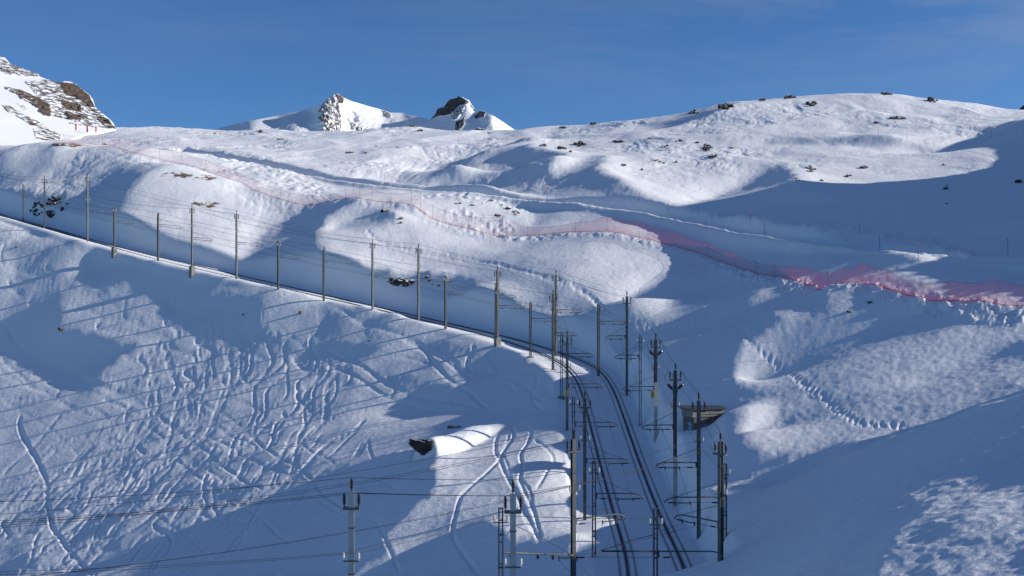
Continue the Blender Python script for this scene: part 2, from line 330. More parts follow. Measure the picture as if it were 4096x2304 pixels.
def material(name, color, rough=.6, metal=0.0, spec=.5):
    m = bpy.data.materials.new(name); m.use_nodes = True
    b = m.node_tree.nodes['Principled BSDF']
    b.inputs['Base Color'].default_value = (*color, 1); b.inputs['Roughness'].default_value = rough
    b.inputs['Metallic'].default_value = metal; b.inputs['Specular IOR Level'].default_value = spec
    return m
def varied(name, c1, c2, scale=3.0, rough=.6, metal=0.0, bump=0.0, spec=.5, zs=1.0):
    """two-tone weathered surface from object-space noise"""
    m = material(name, c1, rough, metal, spec); n = m.node_tree.nodes; l = m.node_tree.links.new
    b = n['Principled BSDF']
    tc = n.new('ShaderNodeTexCoord'); mp = n.new('ShaderNodeMapping'); mp.inputs['Scale'].default_value = (1, 1, zs)
    nz = n.new('ShaderNodeTexNoise'); nz.inputs['Scale'].default_value = scale; nz.inputs['Detail'].default_value = 8; nz.inputs['Roughness'].default_value = .65
    cr = n.new('ShaderNodeValToRGB'); cr.color_ramp.elements[0].position = .35; cr.color_ramp.elements[1].position = .66
    cr.color_ramp.elements[0].color = (*c1, 1); cr.color_ramp.elements[1].color = (*c2, 1)
    l(tc.outputs['Object'], mp.inputs[0]); l(mp.outputs[0], nz.inputs['Vector']); l(nz.outputs[0], cr.inputs[0]); l(cr.outputs[0], b.inputs['Base Color'])
    if bump:
        bp = n.new('ShaderNodeBump'); bp.inputs['Distance'].default_value = bump; l(nz.outputs[0], bp.inputs['Height']); l(bp.outputs[0], b.inputs['Normal'])
    return m

# gradient noise on arrays of world points
_perm = RNG.permutation(512).astype(np.int64)
_ang = RNG.random(512)*2*np.pi; _gx, _gy = np.cos(_ang), np.sin(_ang)
def noise2(x, y, seed=0):
    xi = np.floor(x).astype(np.int64); yi = np.floor(y).astype(np.int64); xf = x-xi; yf = y-yi
    u = xf*xf*xf*(xf*(xf*6-15)+10); v = yf*yf*yf*(yf*(yf*6-15)+10)
    def g(ix, iy, fx, fy):
        h = _perm[(_perm[(ix+seed*37) & 511]+iy) & 511]
        return _gx[h]*fx+_gy[h]*fy
    a = g(xi, yi, xf, yf); b = g(xi+1, yi, xf-1, yf); c = g(xi, yi+1, xf, yf-1); d = g(xi+1, yi+1, xf-1, yf-1)
    return 1.5*((a+(b-a)*u)*(1-v)+(c+(d-c)*u)*v)
def fbm(x, y, octs=4, seed=0, lac=2.03, gain=.5):
    r = 0; a = 1.0
    for i in range(octs):
        r = r+a*noise2(x, y, seed+i*5); x = x*lac+3.1; y = y*lac+1.7; a *= gain
    return r
def sstep(a, b, x):
    t = np.clip((x-a)/(b-a), 0, 1); return t*t*(3-2*t)

def spline(pts, step):
    """Catmull-Rom through the points, resampled every `step`"""
    p = np.asarray(pts, float)
    q = np.vstack([2*p[0]-p[1], p, 2*p[-1]-p[-2]]); out = []
    for i in range(1, len(q)-2):
        n = max(4, int(np.linalg.norm(q[i+1]-q[i])/step*1.5)); t = np.linspace(0, 1, n, endpoint=False)[:, None]
        out.append(.5*((2*q[i])+(-q[i-1]+q[i+1])*t+(2*q[i-1]-5*q[i]+4*q[i+1]-q[i+2])*t*t+(-q[i-1]+3*q[i]-3*q[i+1]+q[i+2])*t**3))
    r = np.vstack(out+[p[-1:]])
    s = np.concatenate([[0], np.cumsum(np.linalg.norm(np.diff(r, axis=0), axis=1))])
    ss = np.arange(0, s[-1], step)
    return np.stack([np.interp(ss, s, r[:, k]) for k in range(r.shape[1])], 1)
def smooth_path(p, sig):
    k = np.exp(-np.arange(-3*sig, 3*sig+1)**2/(2.0*sig*sig)); k /= k.sum(); n = 3*int(sig)
    e = np.vstack([2*p[0]-p[n:0:-1], p, 2*p[-1]-p[-2:-n-2:-1]])
    return np.stack([np.convolve(e[:, i], k, 'valid') for i in range(p.shape[1])], 1)

# ------------------------------------------------------------------ the snow field: one sheet of ground
gx, gw, _v0, VG, NEED = solve()
FXC = np.concatenate([np.arange(-300, -80, 20.), np.arange(-80, 4180, 4.2), np.arange(4180, 4421, 12.)])
FWR = np.linspace(F*math.log(36.5), F*math.log(770), 1040)
def cubic_matrix(src, dst):
    n = len(src); h = src[1]-src[0]; t = np.clip((dst-src[0])/h, 0, n-1.0001); i = t.astype(int); f = t-i
    M = np.zeros((len(dst), n)); r = np.arange(len(dst))
    for o, w in ((-1, -.5*f+f*f-.5*f**3), (0, 1-2.5*f*f+1.5*f**3), (1, .5*f+2*f*f-1.5*f**3), (2, -.5*f*f+.5*f**3)):
        np.add.at(M, (r, np.clip(i+o, 0, n-1)), w)
    return M
VF = cubic_matrix(gw, FWR) @ VG @ cubic_matrix(gx, FXC).T
YR = np.exp(FWR/F)[:, None]
GXW = (FXC[None]-CX)*YR/F; GYW = np.broadcast_to(YR, GXW.shape)
GZ = (HZ-VF)*YR/F
NR, NC = GZ.shape
dW = FWR[1]-FWR[0]
def grid_rc(x, y):
    r = (F*np.log(np.maximum(y, 37.))-FWR[0])/dW
    c = np.interp(CX+F*x/y, FXC, np.arange(NC))
    return r, c
def ground_z(x, y):
    r, c = grid_rc(np.asarray(x, float), np.asarray(y, float))
    r = np.clip(r, 0, NR-1.001); c = np.clip(c, 0, NC-1.001); i = r.astype(int); j = c.astype(int); a = r-i; b = c-j
    return (GZ[i, j]*(1-b)+GZ[i, j+1]*b)*(1-a)+(GZ[i+1, j]*(1-b)+GZ[i+1, j+1]*b)*a
def hit(X, V, near=0.0):
    """where the line of sight through survey point (X,V) meets the snow"""
    j = int(np.argmin(abs(FXC-X))); col = HZ-GZ[:, j]*F/YR[:, 0]
    ok = np.flatnonzero((col <= V) & (YR[:, 0] > near))
    i = ok[0] if len(ok) else NR-1
    if i > 0 and col[i-1] > V and YR[i-1, 0] > near: f = (col[i-1]-V)/(col[i-1]-col[i]+1e-9)
    else: f = 1.0
    Y = YR[max(i-1, 0), 0]*(1-f)+YR[i, 0]*f
    return ((X-CX)*Y/F, Y)
def hits(poly): return np.array([hit(*p) for p in poly])
def untile(o, pts): return [(o[0]+x/o[2], o[1]+y/o[2]) for x, y in pts]
TA, TB, TC = (0, 500, 2.0125), (1000, 700, 2.0125), (1900, 1000, 3.22)
TR2, TR3, TZ4, TZ5 = (1300, 350, 1.8114), (2600, 350, 1.610), (0, 850, 1.8114), (1300, 1050, 2.415)
TZ2, TZL, TT, TU, TF = (1200, 1700, 2.342), (0, 1650, 2.1467), (3000, 1050, 2.229), (3000, 1650, 2.215), (0, 0, .629)

# world paths of the two tracks
PL = smooth_path(spline([P(*p) for p in TRK_L], .5), 9); PR = smooth_path(spline([P(*p) for p in TRK_R], .5), 9)

def scatter(path, offs, step):
    """points across a path: returns x, y, signed offset and index along the path"""
    q = path[:, :2]; t = np.gradient(q, axis=0); t /= np.linalg.norm(t, axis=1)[:, None]+1e-9
    n = np.stack([t[:, 1], -t[:, 0]], 1)               # to the right of travel
    X = q[:, None, 0]+n[:, None, 0]*offs[None]; Y = q[:, None, 1]+n[:, None, 1]*offs[None]
    return X, Y
def cells(X, Y):
    r, c = grid_rc(X, Y); i = np.round(r).astype(int); j = np.round(c).astype(int)
    ok = (i >= 0) & (i < NR) & (j >= 0) & (j < NC) & (Y > 37)
    return np.clip(i, 0, NR-1), np.clip(j, 0, NC-1), ok
def blur(a, n=1):
    for _ in range(n):
        p = np.pad(a, 1, mode='edge'); a = (p[1:-1, 1:-1]*2+p[2:, 1:-1]+p[:-2, 1:-1])/4
        p = np.pad(a, 1, mode='edge'); a = (p[1:-1, 1:-1]*2+p[1:-1, 2:]+p[1:-1, :-2])/4
    return a
def bench(path, half, fl, fr, lift=0.0, zs=None, step=.08):
    """level the ground along a path (track bed, groomed piste) with soft cut and fill sides"""
    global GZ
    p = spline(path, .15) if len(path[0]) == 3 else path
    offs = np.arange(-fl, fr+.01, step); offs = offs[np.argsort(-abs(offs))]
    X, Y = scatter(p, offs, .15); i, j, ok = cells(X, Y)
    w = np.where(offs < 0, 1-sstep(half, fl, -offs), 1-sstep(half, fr, offs))
    BW = np.zeros_like(GZ); BZ = np.zeros_like(GZ)
    for k in range(len(offs)):
        o = ok[:, k]; BW[i[o, k], j[o, k]] = w[k]; BZ[i[o, k], j[o, k]] = p[o, 2]+lift
    m = BW > 0
    num = blur(np.where(m, BZ, 0), 3); den = blur(m.astype(float), 3)
    bz = np.where(den > .01, num/np.maximum(den, .01), GZ); bw = blur(BW, 2)
    GZ = GZ*(1-bw)+bz*bw
# groomed piste, then the railway bed
road_xy = smooth_path(spline(hits([(x, v) for x, v, _ in ROAD]), 1.0), 8)
road = np.column_stack([road_xy, ground_z(road_xy[:, 0], road_xy[:, 1])]); road[:, 2] = smooth_path(road, 14)[:, 2]
bench(road, 2.3, 4.8, 3.6, -.95, step=.2)
bench(PL[::1], 1.5, 3.4, 2.6, -.14, step=.05); bench(PR, 1.5, 2.6, 3.1, -.14, step=.05)

# --- fine relief
DIST = GYW
fine = np.clip(1.6-DIST/260., .35, 1)
GROOVE = np.zeros_like(GZ); RIM = np.zeros_like(GZ); ROUGH = np.zeros_like(GZ)
def groove(xy, width, depth, rim=.35, skew=0.0):
    """a ski or sledge track pressed into the snow with a pushed-up edge"""
    q = spline(xy, .10)
    if len(q) < 8: return
    offs = np.arange(-width*1.5, width*1.5+.001, .05)
    X, Y = scatter(q, offs, .1); i, j, ok = cells(X, Y)
    s = offs/width
    g = -depth*np.exp(-(s*1.5)**4); r = depth*rim*np.exp(-((np.abs(s)-1.15)/.28)**2)*(1+skew*np.sign(s))
    a = np.linspace(0, 1, len(q)); env = sstep(0, .05, a)*(1-sstep(.95, 1, a))*(.9+.18*np.sin(a*len(q)*.02+depth*90))
    G = (g[None]*env[:, None]); R = (r[None]*env[:, None])
    np.minimum.at(GROOVE, (i[ok], j[ok]), G[ok]); np.maximum.at(RIM, (i[ok], j[ok]), R[ok])
def prints(xy, stride=.62, spread=.22, size=.2, depth=.2, lanes=1):
    if np.mean(xy[:, 1]) > 150:        # far trails read as one trodden furrow
        groove(xy, .2+.1*lanes, .10+.03*lanes, .5); stride *= 2.0; size *= 1.25; depth *= .7; lanes = 1
    q = spline(xy, .05); n = max(1, int(stride/.05)); offs = np.arange(-size*2.2, size*2.2+.01, .05)
    t = np.gradient(q, axis=0); t /= np.linalg.norm(t, axis=1)[:, None]+1e-9; nn = np.stack([t[:, 1], -t[:, 0]], 1)
    ox, oy = np.meshgrid(offs, offs); d2 = (ox**2+oy**2)/size**2
    for lane in range(lanes):
        for k, s in enumerate(range(lane*4, len(q), n)):
            c = q[s]+nn[s]*(spread*(1 if k % 2 else -1)+random.gauss(0, .05)+(lane-(lanes-1)/2)*.3)+t[s]*random.gauss(0, .08)
            i, j, ok = cells(c[0]+ox, c[1]+oy); dd = depth*random.uniform(.7, 1.25)
            np.minimum.at(GROOVE, (i[ok], j[ok]), (-dd*np.exp(-d2**2))[ok])
            np.maximum.at(RIM, (i[ok], j[ok]), (dd*.4*np.exp(-((np.sqrt(d2)-1.45)/.35)**2))[ok])
def rough_along(xy, width, amt):
    q = spline(xy, .2); offs = np.arange(-width, width+.01, .1)
    X, Y = scatter(q, offs, .2); i, j, ok = cells(X, Y)
    w = np.broadcast_to(amt*(1-sstep(.4, 1, np.abs(offs)/width))[None], X.shape)
    np.maximum.at(ROUGH, (i[ok], j[ok]), w[ok])

SKI = [ # tile, half width, depth, points
 (TZL,.42,.20,[(180,0),(165,100),(190,190),(240,280),(300,380),(340,460),(385,560),(400,640),(400,760),(430,870),(445,980),(510,1060),(560,1150),(620,1210),(690,1290),(760,1360),(830,1410)]),
 (TZL,.34,.13,[(1220,0),(1150,60),(1000,180),(850,260),(650,430),(480,560),(380,660),(250,770),(100,850),(0,900)]),
 (TZL,.30,.12,[(530,0),(470,80),(400,170),(300,280),(200,370),(110,450),(40,520),(0,545)]),
 (TZL,.30,.12,[(960,50),(880,110),(850,180),(760,250),(600,300),(420,330),(250,400)]),
 (TZL,.34,.14,[(1600,180),(1540,250),(1420,380),(1280,470),(1150,590),(930,680),(700,830),(500,950),(250,1060),(0,1130)]),
 (TZL,.36,.15,[(1650,250),(1560,360),(1450,450),(1310,550),(1280,640),(1200,720),(1000,790)]),
 (TZL,.38,.16,[(1850,280),(1780,400),(1620,480),(1540,590),(1470,680),(1400,760),(1250,820),(1000,900),(800,980),(560,1130),(300,1250)]),
 (TZL,.30,.14,[(1340,0),(1500,140),(1650,250),(1790,340),(1870,430),(2000,520),(2120,600),(2300,670)]),
 (TZL,.26,.11,[(830,20),(1000,60),(1250,110),(1400,220),(1410,280),(1300,400),(1100,480),(900,560),(850,600),(880,660),(830,700),(600,760)]),
 (TZL,.24,.10,[(1560,60),(1800,110),(2000,160),(2250,220),(2576,250)]),
 (TZL,.30,.13,[(1700,180),(1850,240),(2000,300),(2060,350),(1950,420),(1800,490),(1850,540),(1980,620),(2000,690),(1850,760),(1650,800),(1380,900),(1330,980),(1450,1060),(1470,1150),(1400,1250),(1200,1310)]),
 (TZL,.26,.11,[(1900,180),(2100,240),(2200,300),(2100,360),(1900,420)]),
 (TZL,.36,.14,[(2430,0),(2440,60),(2350,170),(2250,210)]),
 (TZL,.32,.12,[(2576,60),(2420,150),(2350,280),(2250,310),(1950,400),(1700,480)]),
 (TZL,.34,.15,[(1780,530),(1750,640),(1770,760),(1760,880),(1820,910),(2200,950)]),
 (TZL,.28,.13,[(1830,540),(1840,700),(1840,820),(1900,890)]),
 (TZL,.40,.16,[(500,620),(440,690),(300,790),(100,880),(20,940),(60,1020),(80,1060),(0,1110)]),
 (TZL,.32,.12,[(1200,80),(1180,140),(1000,250),(880,350),(880,440),(800,510),(600,600),(450,640),(200,680),(0,760)]),
 (TZL,.40,.16,[(700,750),(580,810),(640,870),(560,950),(400,1010),(150,1050)]),
 (TZL,.36,.14,[(1000,700),(800,820),(740,900),(640,980),(480,1080),(380,1150),(370,1190),(250,1270),(120,1330),(50,1404)]),
 (TZL,.40,.15,[(1000,1030),(800,1100),(650,1180),(600,1250),(400,1360),(300,1404)]),
 (TZL,.28,.10,[(400,900),(250,960),(0,1090)]),
 (TZL,.36,.14,[(1180,240),(1200,320),(1240,350),(1150,410),(1000,470),(850,560)]),
 (TZ4,.36,.15,[(1170,920),(1130,970),(1010,1040),(1060,1120),(1030,1190),(900,1250),(750,1320)]),
 (TZ4,.42,.18,[(1390,830),(1340,870),(1260,920),(1230,960),(1280,1000),(1380,1030),(1420,1060),(1380,1110),(1240,1170),(1280,1220),(1270,1290),(1200,1340)]),
 (TZ4,.36,.15,[(1240,830),(1300,880),(1230,930),(1180,970),(1220,1030),(1100,1120),(1130,1220),(1080,1290),(970,1360)]),
 (TZ4,.46,.20,[(1490,880),(1420,930),(1480,970),(1550,1000),(1530,1040),(1380,1120),(1340,1160),(1420,1230),(1380,1300),(1250,1360),(1080,1400)]),
 (TZ4,.34,.15,[(1620,830),(1630,890),(1720,950),(1740,1030),(1640,1130),(1610,1200),(1640,1260)]),
 (TZ4,.36,.15,[(1680,830),(1780,890),(1820,960),(1760,1060),(1650,1150),(1450,1240),(1200,1370)]),
 (TZ4,.30,.12,[(1640,920),(1580,1000),(1530,1080),(1550,1170),(1500,1220),(1350,1300)]),
 (TZ4,.40,.15,[(2070,1000),(2050,1100),(1950,1180),(1800,1270),(1650,1350),(1550,1449)]),
 (TZ4,.32,.13,[(1990,1020),(1970,1100),(1850,1180),(1790,1230),(1740,1160)]),
 (TZ4,.34,.14,[(2300,980),(2250,1080),(2220,1140),(2120,1060)]),
 (TZ4,.40,.16,[(2340,1230),(2200,1270),(2150,1330),(2220,1410),(2250,1449)]),
 (TZ4,.26,.10,[(2100,900),(2250,1000),(2350,1080),(2536,1150)]),
 (TZ4,.34,.16,[(0,830),(60,850),(130,950),(220,1030),(350,1080),(480,1140),(560,1180),(700,1240),(900,1310),(1060,1390)]),
 (TZ4,.30,.14,[(0,1060),(60,1110),(150,1180),(250,1270),(380,1330),(500,1400),(560,1449)]),
 (TZ4,.30,.13,[(0,1150),(120,1210),(200,1260),(350,1300)]),(TZ4,.28,.12,[(100,1160),(250,1170),(330,1220),(450,1280)]),
 (TZ4,.30,.12,[(0,1330),(150,1350),(380,1340),(440,1290),(640,1130),(900,1000),(1020,930)]),
 (TZ4,.42,.17,[(760,760),(700,820),(740,850),(900,870),(1010,880)]),(TZ4,.36,.15,[(1200,770),(1200,810),(1300,830),(1390,830)]),
 (TZ4,.30,.13,[(270,600),(210,640),(230,670),(340,680),(410,690)]),(TZ4,.40,.15,[(60,500),(90,550),(170,590)]),
 (TZ4,.40,.12,[(40,210),(10,290),(20,370),(150,420),(400,490),(620,500)]),(TZ4,.34,.11,[(420,320),(340,370),(360,430),(470,480),(620,505)]),
 (TZ4,.30,.15,[(1230,610),(1220,660),(1300,690),(1250,710)]),(TZ4,.26,.12,[(1640,590),(1750,640),(1870,680)]),(TZ4,.26,.12,[(1400,590),(1380,650),(1500,680)]),
 (TZ4,.30,.13,[(1360,710),(1470,760),(1580,790)]),(TZ4,.30,.14,[(750,1350),(880,1400),(950,1430)]),
 (TZ5,.34,.17,[(0,400),(150,450),(300,550),(500,620),(730,700),(870,760),(950,830),(1050,970),(1130,1060),(1250,1160),(1400,1260),(1500,1360),(1600,1430)]),
 (TZ5,.40,.14,[(740,720),(900,820),(1050,880),(1250,1010),(1400,1090)]),(TZ5,.30,.13,[(1100,820),(1150,880),(1300,1010)]),
 (TZ5,.36,.14,[(1420,800),(1440,850),(1380,930),(1380,1010),(1430,1060)]),
 (TZ5,.30,.15,[(0,840),(200,940),(400,1030),(520,1120),(700,1220),(900,1300),(1200,1340),(1550,1420)]),
 (TZ5,.30,.15,[(0,980),(250,1080),(420,1180),(600,1300),(800,1380),(1100,1430),(1400,1430)]),
 (TZ5,.24,.10,[(0,770),(300,820),(500,860),(800,930),(1050,980)]),(TZ5,.30,.13,[(590,1100),(680,1160),(680,1230),(620,1300)]),(TZ5,.26,.12,[(740,1250),(860,1300)]),
 (TZ5,.26,.12,[(1640,1080),(1850,1060),(2110,1070)]),(TZ5,.24,.11,[(2050,1100),(2040,1200),(2000,1300),(2070,1420)]),(TZ5,.24,.10,[(1600,1190),(1750,1180),(1830,1250),(1780,1360)]),
 (TZ5,.22,.09,[(1550,880),(1650,990),(1700,1080)]),(TZ5,.24,.1,[(1440,1000),(1600,1080),(1800,1120),(1950,1220),(2100,1330)]),
 (TZ2,.42,.20,[(1980,0),(2000,100),(1940,200),(1880,300),(1900,400),(1960,520),(2030,640),(2100,800),(2180,950),(2250,1110)]),
 (TZ2,.26,.13,[(1960,60),(1950,130),(1900,250),(1950,400),(1990,560),(2050,720),(2120,900),(2210,1050)]),
 (TZ2,.40,.18,[(2080,0),(2160,60),(2130,170),(2070,270),(2080,400),(2060,500),(2100,620),(2180,780),(2220,930),(2270,1080)]),
 (TZ2,.32,.15,[(2190,130),(2300,210),(2370,300),(2350,380),(2280,500),(2200,620)]),
 (TZ2,.40,.18,[(1930,40),(1850,110),(1830,240),(1860,330),(1780,420),(1600,570),(1500,680),(1460,820),(1430,950),(1450,1090),(1560,1250),(1700,1400)]),
 (TZ2,.30,.14,[(2060,510),(2140,600),(2180,720)]),(TZ2,.30,.14,[(640,140),(650,230),(690,310)]),
 (TZ2,.30,.14,[(0,160),(50,200),(130,270),(250,310),(350,390)]),(TZ2,.24,.09,[(450,450),(560,550),(700,640),(860,690),(970,710)]),
 (TZ2,.26,.10,[(650,410),(760,510),(900,590),(1100,650),(1200,680),(1080,720),(950,800)]),(TZ2,.24,.09,[(740,330),(900,380),(1050,420),(1130,500),(1250,540),(1290,520)]),
 (TZ2,.30,.12,[(0,600),(100,640),(230,740),(400,830),(550,870),(700,900),(760,990),(820,1120),(880,1270),(960,1414)]),
 (TR2,.34,.20,[(690,430),(730,480),(790,520),(750,560),(700,590),(640,600)]),(TR2,.34,.20,[(800,460),(830,500),(900,490),(860,480),(880,520)]),
 (TR2,.5,.16,[(450,350),(700,380),(1000,420),(1200,440)]),(TR2,.4,.16,[(0,425),(300,425),(600,480),(760,500)]),
 (TR3,.4,.12,[(800,790),(1300,815),(1900,835),(2409,800)]),(TR3,.4,.12,[(1750,370),(2050,420),(2200,460),(2230,500)]),
 (TR3,.4,.12,[(700,390),(1100,420),(1600,440),(2000,460)]),(TR3,.3,.1,[(260,1080),(330,1190),(440,1260),(560,1275)]),
 (TA,.35,.15,[(960,215),(1080,260),(1250,290),(1390,325)]),(TA,.35,.12,[(780,195),(900,240),(1000,280),(1120,320),(1230,355)]),
]
for t, w, d, pts in SKI: groove(hits(untile(t, pts)), w*(.45 if t is TZ2 else .66), d*(.7 if t is TZ2 else 1.0))
# many more skiers came down the same slope: wavy lines from the upper right to the lower left
def run(x, v_, hd, turn, amp, wl, n, wd, dp, fade=1.0):
    ph = random.uniform(0, 6.28); q = []
    for i in range(n):
        hd += turn; w = amp*(fade**i)*math.sin(ph+i*12*2*math.pi/wl)*min(1, i/6.)
        x += -math.sin(hd)*12; v_ += math.cos(hd)*12; q.append((x+w*math.cos(hd), v_+w*math.sin(hd)))
    q = [p for p in q if -75 < p[0] < 2150 and 1120 < p[1] < 2335]
    if len(q) > 8:
        h = hits(q[::2]); groove(h, wd, dp, .5)
        if random.random() < .4: groove(h+[random.uniform(.3, .6), .15], wd*.8, dp*.7, .4)
for k in range(24):      # linked turns down the middle, swinging left lower down
    run(random.uniform(620, 1420), random.uniform(1230, 1480), random.uniform(.1, .45), random.uniform(.006, .013), random.uniform(18, 40), random.uniform(170, 270), random.randint(45, 80), random.uniform(.17, .27), random.uniform(.10, .18), .985)
for k in range(34):      # long sweeping lines to the lower left
    run(random.uniform(350, 1500), random.uniform(1560, 1960), random.uniform(.8, 1.12), random.uniform(-.004, .003), random.uniform(8, 22), random.uniform(230, 420), random.randint(50, 100), random.uniform(.16, .26), random.uniform(.09, .16))
for k in range(12):      # traverses the other way
    run(random.uniform(-60, 500), random.uniform(1380, 1620), random.uniform(-1.25, -.95), random.uniform(-.004, .004), random.uniform(3, 9), random.uniform(260, 500), random.randint(50, 100), random.uniform(.14, .22), random.uniform(.07, .12))
for k in range(16):     # straighter lines across the upper part of the slope
    x0 = random.uniform(0, 900); v0_ = 1010+.27*x0+random.uniform(0, 160)
    q = [(x0+a*random.uniform(80, 120), v0_+a*random.uniform(4, 40)+10*math.sin(a+k)) for a in range(5)]
    groove(hits(q), random.uniform(.2, .3), random.uniform(.05, .1))
for t, pts, a in ((TA, [(1720,470),(1880,530),(2050,640),(2200,710),(2330,735)], (.62,.2,.2,.2,1)), (TA, [(2060,570),(2180,640),(2290,720),(2420,740)], (.62,.2,.2,.2,1)),
                  (TB, [(940,455),(1000,510),(1150,570),(1330,605),(1450,630),(1600,660),(1800,690),(2000,720),(2200,770),(2400,830),(2570,880)], (.5,.16,.2,.24,2)),
                  (TC, [(1250,450),(1400,540),(1550,650),(1620,720),(1720,790),(1850,860)], (.5,.16,.22,.26,2)),
                  (TF, [(1520,790),(1590,815),(1700,825),(1800,830),(1880,850),(1910,880),(1960,925),(2020,965),(2080,1005),(2130,1045),(2170,1065),(2250,1070),(2290,1082)], (.45,.13,.13,.13,2)),
                  (TR2, [(640,545),(600,580),(540,630),(430,700)], (.7,.2,.25,.25,1)),
                  (TZL, [(0,1350),(200,1340),(420,1320),(640,1300)], (.5,.12,.13,.12,1)), (TZL, [(650,800),(900,785),(1200,770),(1500,775),(1700,790)], (.5,.12,.13,.12,1))):
    prints(hits(untile(t, pts)), *a)
# churned snow: ploughed banks, the bottom of the netting, bumpy ground around the half-buried rocks
fence_xy = hits([(x, v) for x, v, _ in FENCE])
rough_along(hits([(x, v+14) for x, v, _ in FENCE if x > 1100]), 1.6, .30)
for t, pts, w, a in ((TA, [(1700,250),(1850,290),(2050,350),(2250,420),(2450,480),(2576,540)], 5.0, .55), (TB, [(60,60),(250,90),(450,130),(650,165)], 4.0, .5),
                     (TB, [(1350,170),(1600,170),(1850,200),(2100,230),(2250,300)], 5.0, .42), (TB, [(1600,290),(1750,360),(1900,420),(2100,400)], 5.0, .38), (TB, [(1900,480),(2050,500),(2200,520),(2400,500),(2576,470)], 1.3, .5),
                     (TB, [(470,250),(600,230),(900,215),(1200,235)], 1.2, .4), (TR3, [(600,1190),(800,1230),(950,1270),(1050,1290)], 2.2, .35), (TT, [(1600,330),(1850,370),(2150,400),(2443,430)], 1.2, .38),
                     (TR3, [(200,800),(450,840),(750,880),(900,870),(1200,905),(1500,950),(1850,1020),(2150,1095)], 2.4, .5), (TT, [(1430,400),(1800,450),(2100,490),(2443,520)], 2.0, .35)):
    rough_along(hits(untile(t, pts)), w, a)
GROOVE = blur(GROOVE, 1); RIM = blur(RIM, 1); ROUGH = blur(ROUGH, 3)
# keep the groomed strips smooth
SMOOTH = np.zeros_like(GZ)
for p, wd in ((PL, 3.2), (PR, 3.2), (road, 2.4)):
    X, Y = scatter(spline(p, .3), np.arange(-wd, wd, .1), .3); i, j, ok = cells(X, Y); SMOOTH[i[ok], j[ok]] = 1
SMOOTH = np.clip(blur(SMOOTH, 2), 0, 1)
calm = 1-.92*SMOOTH
VIM = HZ-GZ*F/YR
left = sstep(80, -60, (FXC[None]-2250)*.5+(0*VIM))                   # ski slope left of the railway is the smoother snow
bowl = inside((FXC[None]+0*VIM-3000)*2.229, (VIM-1050)*2.229, [(-300,-200),(300,600),(1100,350),(2600,520),(2600,1250),(1500,1500),(0,1900),(-600,1600)]).astype(float)
bowl *= (GYW > 88)
nearhill = ((FXC[None] > 2900) & (GYW < 80)).astype(float)
patch = sstep(-.25, .35, fbm(GXW/14., GYW/14., 3, 41))
D = .10*fbm(GXW/6.5, GYW/6.5, 2, 3)*calm*(1-.65*bowl)
rip = noise2(GXW/1.9+.5*noise2(GXW/2.5, GYW/2.5, 8), GYW/.85, 11)+.6*noise2(GXW/.9, GYW/.55, 12)
D += calm*(.012+.018*patch)*(1-.55*left)*rip
D += calm*.017*bowl*(noise2(GXW/1.1, GYW/.8, 21)+.7*noise2(GXW/.5, GYW/.66, 22))
D += nearhill*(.036*noise2(GXW/.95+.5*noise2(GXW/1.6, GYW/1.2, 31), GYW/.36+.4*noise2(GXW/1.8, GYW/1.8, 34), 32)+.016*noise2(GXW/.42, GYW/.2, 33)+.03*noise2(GXW/2.6, GYW/1.6, 35))
far = sstep(175, 290, DIST); wx = GXW+4*noise2(GXW/11, GYW/16, 54); wy = GYW+6*noise2(GXW/13, GYW/17, 55)
crust = sstep(-.2, .45, fbm(GXW/30, GYW/38, 3, 56))
D += calm*far*(1.1*(1-np.abs(noise2(wx/34, wy/52, 57))*2)*.5+.34*fbm(wx/15, wy/26, 2, 58)+(.05+.13*crust)*fbm(wx/4.6, wy/7.5, 4, 51, gain=.74)+.05*crust*noise2(GXW/1.5, GYW/3.2, 52))
D += calm*.020*(1-.2*left)*fbm(GXW/.7, GYW/.7, 2, 61)*(DIST < 230)
ls = np.maximum(1, DIST/130.)
lump = (np.abs(noise2(GXW/1.1, GYW/1.3, 71))+.6*np.abs(noise2(GXW/.55, GYW/.7, 72)))*sstep(260, 150, DIST)+.8*np.abs(noise2(GXW/2.6, GYW/3.4, 73))+.35*np.abs(noise2(GXW/1.5, GYW/2.2, 74))*(DIST > 150)
D += ROUGH*(lump-.25)*calm
LIP = np.zeros_like(GZ)
offs = np.arange(-4.4, -1.9, .1); X, Y = scatter(spline(road, .2), offs, .2); i, j, ok = cells(X, Y)
np.maximum.at(LIP, (i[ok], j[ok]), np.broadcast_to(.95*np.exp(-((offs+3.1)/.65)**2)[None], X.shape)[ok]); LIP = blur(LIP, 2)
D += LIP*(.85+.3*noise2(GXW/7., GYW/7., 87)+.12*noise2(GXW/1.4, GYW/1.8, 88))
D += (GROOVE+RIM*(.75+.5*noise2(GXW/.5, GYW/.5, 81)))*(1-SMOOTH)
